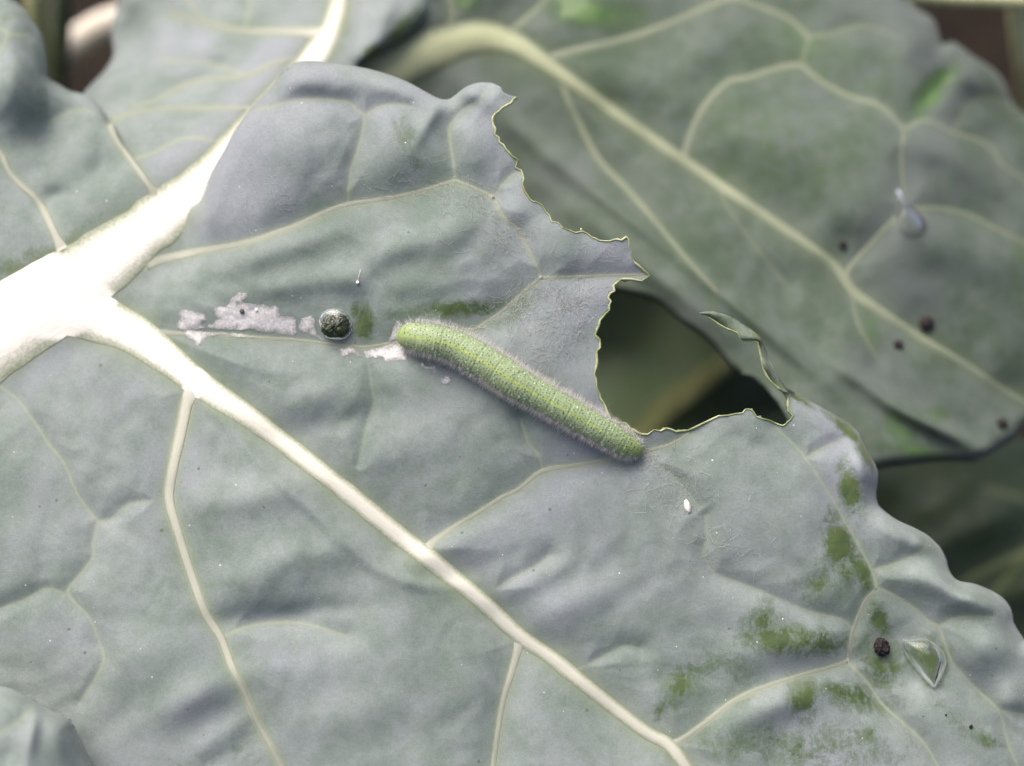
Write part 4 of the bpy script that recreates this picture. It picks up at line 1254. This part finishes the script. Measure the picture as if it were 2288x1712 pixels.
for h in range(NH):
    o = h * 7
    for k in range(3):
        k2 = (k + 1) % 3
        F.append((o + k, o + k2, o + 3 + k2, o + 3 + k))
        F.append((o + 3 + k, o + 3 + k2, o + 6))
fz = mesh_obj('fuzz', VV.reshape(-1, 3), F, M['hair'], cat)
fz['kind'] = 'stuff'

# ================================================================== silk threads on the leaf
VV, FF = [], []


def thread(x, y, L, ang, wid=0.0009, curl=0.13, lift=0.005):
    nseg = 9
    P = [(x, y)]
    a = ang
    for k in range(nseg):
        a += RNG.normal(0, curl)
        P.append((P[-1][0] + math.cos(a) * L / nseg, P[-1][1] + math.sin(a) * L / nseg))
    return np.array(P), lift + np.abs(RNG.normal(0, .006, nseg + 1)), wid


ths = []
for (cx, cy, rx, ry, n_, ang) in [(1190, 690, 90, 50, 230, None), (1290, 680, 50, 45, 150, None), (1240, 760, 70, 40, 90, None), (1030, 450, 70, 60, 120, .7), (1130, 520, 50, 50, 90, .6), (1520, 1080, 80, 60, 140, None), (1450, 1030, 50, 25, 70, None), (900, 400, 110, 50, 50, .5), (1350, 570, 70, 40, 50, -.3), (1600, 1200, 90, 60, 50, None), (620, 430, 80, 60, 24, .8), (1200, 800, 60, 30, 40, None)]:
    for k in range(n_):
        x, y = RNG.normal(cx, rx * 0.6), RNG.normal(cy, ry * 0.6)
        a = RNG.uniform(0, 2 * math.pi) if ang is None else RNG.normal(ang, .6)
        ths.append(thread(x, y, RNG.uniform(8, 40), a))
allP = np.concatenate([t[0] for t in ths])
ok_in = inside(allP, polyR)
allL = np.concatenate([t[1] for t in ths])
allW = PR.pts(allP, 0.0)
allN = CAMPOS - allW
allN /= np.linalg.norm(allN, axis=1)[:, None]
allW = allW + allN * allL[:, None]
o_ = 0
for t in ths:
    k = len(t[0])
    if ok_in[o_:o_ + k].all():
        v, f = tube('', allW[o_:o_ + k], t[2] * RNG.uniform(0.6, 1.3), None, None, 3, caps=False)
        b = sum(len(q) for q in VV)
        VV.append(v)
        FF += [tuple(b + i for i in q) for q in f]
    o_ += k
silk = mesh_obj('silk_threads', np.concatenate(VV), FF, M['silk'])
tag(silk, 'fine white silk threads spun over the leaf around the caterpillar', 'silk', kind='stuff')


# ================================================================== small things
def lump(name, label, cat_, px, py, rx, ry, patch, mat, h=0.8, lift=0.25, seed=0, amp=0.22, n=20, group=None, ang=0, fr=3.0):
    """crumbly pellet resting on a leaf; rx, ry in px"""
    ctr = patch.pts(np.array([[px, py]]))[0]
    z = (CAMPOS - ctr)
    z /= np.linalg.norm(z)
    sc = (FOC + float(patch.depth(np.array([[px, py]]))[0])) / FOC * PXCM
    ca, sa = math.cos(math.radians(ang)), math.sin(math.radians(ang))
    ex = RIGHT * ca - UP * sa
    ey = -RIGHT * sa - UP * ca
    V, F = [], []
    for i in range(n + 1):
        ph_ = math.pi * i / n
        for j in range(2 * n):
            la = math.pi * j / n
            d = np.array([math.sin(ph_) * math.cos(la), math.sin(ph_) * math.sin(la), math.cos(ph_)])
            q = d * fr
            w = 1 + amp * (1.5 * mnoise.turbulence(Vector(q * 0.62) + Vector((seed, seed * 2, 0)), 3, True) - 0.9 + 0.0 * math.sin(q[0] * 2.1 + seed) * math.sin(q[1] * 2.7 + seed * 2) + 0.6 * math.sin(q[2] * 3.3 + q[0] * 2 + seed) + 0.35 * math.sin(q[0] * 6 + q[1] * 5 + seed * 3) * math.sin(q[2] * 7)) * 0.6
            V.append(ctr + (ex * d[0] * rx * sc + ey * d[1] * ry * sc + z * d[2] * min(rx, ry) * h * sc) * w + z * min(rx, ry) * sc * (h * 0.5 + lift - 0.25))
    F = [(i * 2 * n + j, i * 2 * n + (j + 1) % (2 * n), (i + 1) * 2 * n + (j + 1) % (2 * n), (i + 1) * 2 * n + j) for i in range(n) for j in range(2 * n)]
    o = mesh_obj(name, V, F, mat)
    return tag(o, label, cat_, group)


lump('frass_pellet', 'black crumbly dropping lying beside the clear water drop', 'dropping', 1970, 1446, 17, 21, PR, M['frass'], .85, .3, 1.3, .30, 26, fr=4.2, ang=-20)
lump('frass_pellet', 'dark green wet dropping sitting inside a round water bead', 'dropping', 750, 728, 32, 27, PR, M['frass_wet'], 0.85, .10, 4.1, .24, 30, fr=3.0, ang=-12)
lump('frass_crumb', 'tiny olive crumb on the white papery scar', 'dropping', 541, 696, 6, 6, PR, M['frass_wet'], .8, .3, 2.0, .2, 8)
lump('frass_crumb', 'tiny bluish speck beside the olive crumb on the papery scar', 'speck', 573, 693, 4, 4.5, PR, M['tubw'], .8, .3, 5.0, .2, 8)
lump('frass_crumb', 'largest blurred dark dropping near the cream midrib of the darker leaf', 'dropping', 2071, 722, 17, 17, PB, M['frass'], .8, .2, 2.2, .25, 12)
lump('frass_crumb', 'smaller dark dropping below the cream midrib of the darker leaf', 'dropping', 2007, 771, 12, 11, PB, M['frass'], .8, .2, 3.2, .25, 12)
lump('frass_crumb', 'dark dropping near the rounded tip of the darker leaf', 'dropping', 2239, 947, 13, 12, PB, M['frass'], .8, .2, 4.6, .25, 12)
lump('frass_crumb', 'faint brown dropping above the cream midrib of the darker leaf', 'dropping', 1884, 547, 10, 10, PB, M['frass'], .6, .2, 5.2, .25, 12)
lump('frass_crumb', 'tiny black speck on the leaf below the clear water drop', 'speck', 2170, 1624, 4.5, 4.5, PR, M['frass'], .8, .3, 6.2, .25, 8)
lump('frass_crumb', 'minute black speck between the water drop and a thin vein', 'speck', 2114, 1598, 2.6, 2.6, PR, M['frass'], .8, .3, 7.2, .2, 6)
lump('insect_husk', 'tiny white cylindrical husk lying on open leaf', 'husk', 1536, 1132, 7, 16, PR, M['husk'], .9, .3, 2.4, .16, 14, ang=-14)
lump('plant_hair', 'tiny tan seed speck with a hair on the leaf', 'speck', 799, 631, 4, 4, PR, M['husk'], .8, .3, 1.0, .15, 8)
hp_ = catmull([(799, 629), (801, 619), (804, 610), (805, 602)], 4)
tube('hair', PR.pts(hp_, 0.016), .0016, M['husk'], None, 5)
h_ = bpy.data.objects['hair']
pho = bpy.data.objects['plant_hair']
h_.parent = pho
h_.location = h_.location - pho.location


# water
class Drop(Patch):
    def __init__(self, poly, base, hgt, edge, skew=(0, 0)):
        self.poly = catmull(poly, 5, True)
        self.base, self.h, self.edge, self.skew = base, hgt, edge, skew
        self.c = self.poly.mean(0)

    def build(self, name, label, step=2.0, sink=0.012):
        lo, hi = self.poly.min(0), self.poly.max(0)
        # concentric rings from outline to centre
        m = len(self.poly)
        K = 22
        V, Vb = [], []
        bd = self.base.depth(self.poly)
        Pall, hall = [], []
        for k in range(K):
            f = math.cos(math.pi / 2 * k / (K - 1)) if k < K - 1 else 0.02
            P = self.c + np.array(self.skew) * (1 - f) + (self.poly - self.c) * f
            Pall.append(P)
            hall.append(np.full(m, max(0, 1 - f * f) ** 0.65 * self.h))
        P = np.concatenate(Pall)
        hh = np.concatenate(hall)
        D = self.base.depth(P)
        # smooth under-surface so that the water top is smooth
        tp = np.polyfit
        A = np.column_stack([np.ones(len(P)), P - self.c, (P - self.c) ** 2, (P[:, 0] - self.c[0]) * (P[:, 1] - self.c[1])])
        w_, *_ = np.linalg.lstsq(A, D, rcond=None)
        Ds = A @ w_
        fr = np.clip(hh / self.h, 0, 1)
        Dtop = D * (1 - fr) + Ds * fr - hh
        top = world_pts(P, Dtop)
        bot = world_pts(P, np.maximum(D + sink, Dtop + 0.004))
        n_ = len(P)
        F = []
        for k in range(K - 1):
            for j in range(m):
                a, b = k * m + j, k * m + (j + 1) % m
                F.append((a, b, b + m, a + m))
                F.append((n_ + a, n_ + a + m, n_ + b + m, n_ + b))
        for j in range(m):
            F.append((j, n_ + j, n_ + (j + 1) % m, (j + 1) % m))
        F.append(tuple((K - 1) * m + j for j in range(m)))
        F.append(tuple(n_ + (K - 1) * m + j for j in reversed(range(m))))
        o = mesh_obj(name, np.concatenate([top, bot]), F, M['water'])
        return tag(o, label, 'water drop')


Z6 = lambda L: tile(1880, 1380, 0.13562, L)
Drop(Z6([(990, 380), (1100, 330), (1300, 322), (1450, 350), (1600, 450), (1700, 580), (1740, 720), (1720, 850), (1660, 1000), (1600, 1100), (1520, 1165), (1400, 1060), (1250, 900), (1100, 700), (1000, 520)]), PR, 0.17, 6, (16, 6)).build('water_drop', 'clear teardrop of water on the leaf beside a black dropping')
Drop([(711, 722), (718, 700), (735, 690), (758, 690), (776, 700), (787, 720), (786, 742), (770, 758), (748, 760), (726, 752)], PR, 0.085, 6).build('water_drop', 'round water bead with a dark dropping inside, on the papery scar')
Drop([(2001, 425), (2012, 420), (2024, 440), (2044, 462), (2068, 485), (2074, 508), (2058, 524), (2030, 524), (2008, 512), (2000, 486), (2004, 455)], PB, 0.19, 6).build('water_drop', 'blurred water drop resting on the darker background leaf')
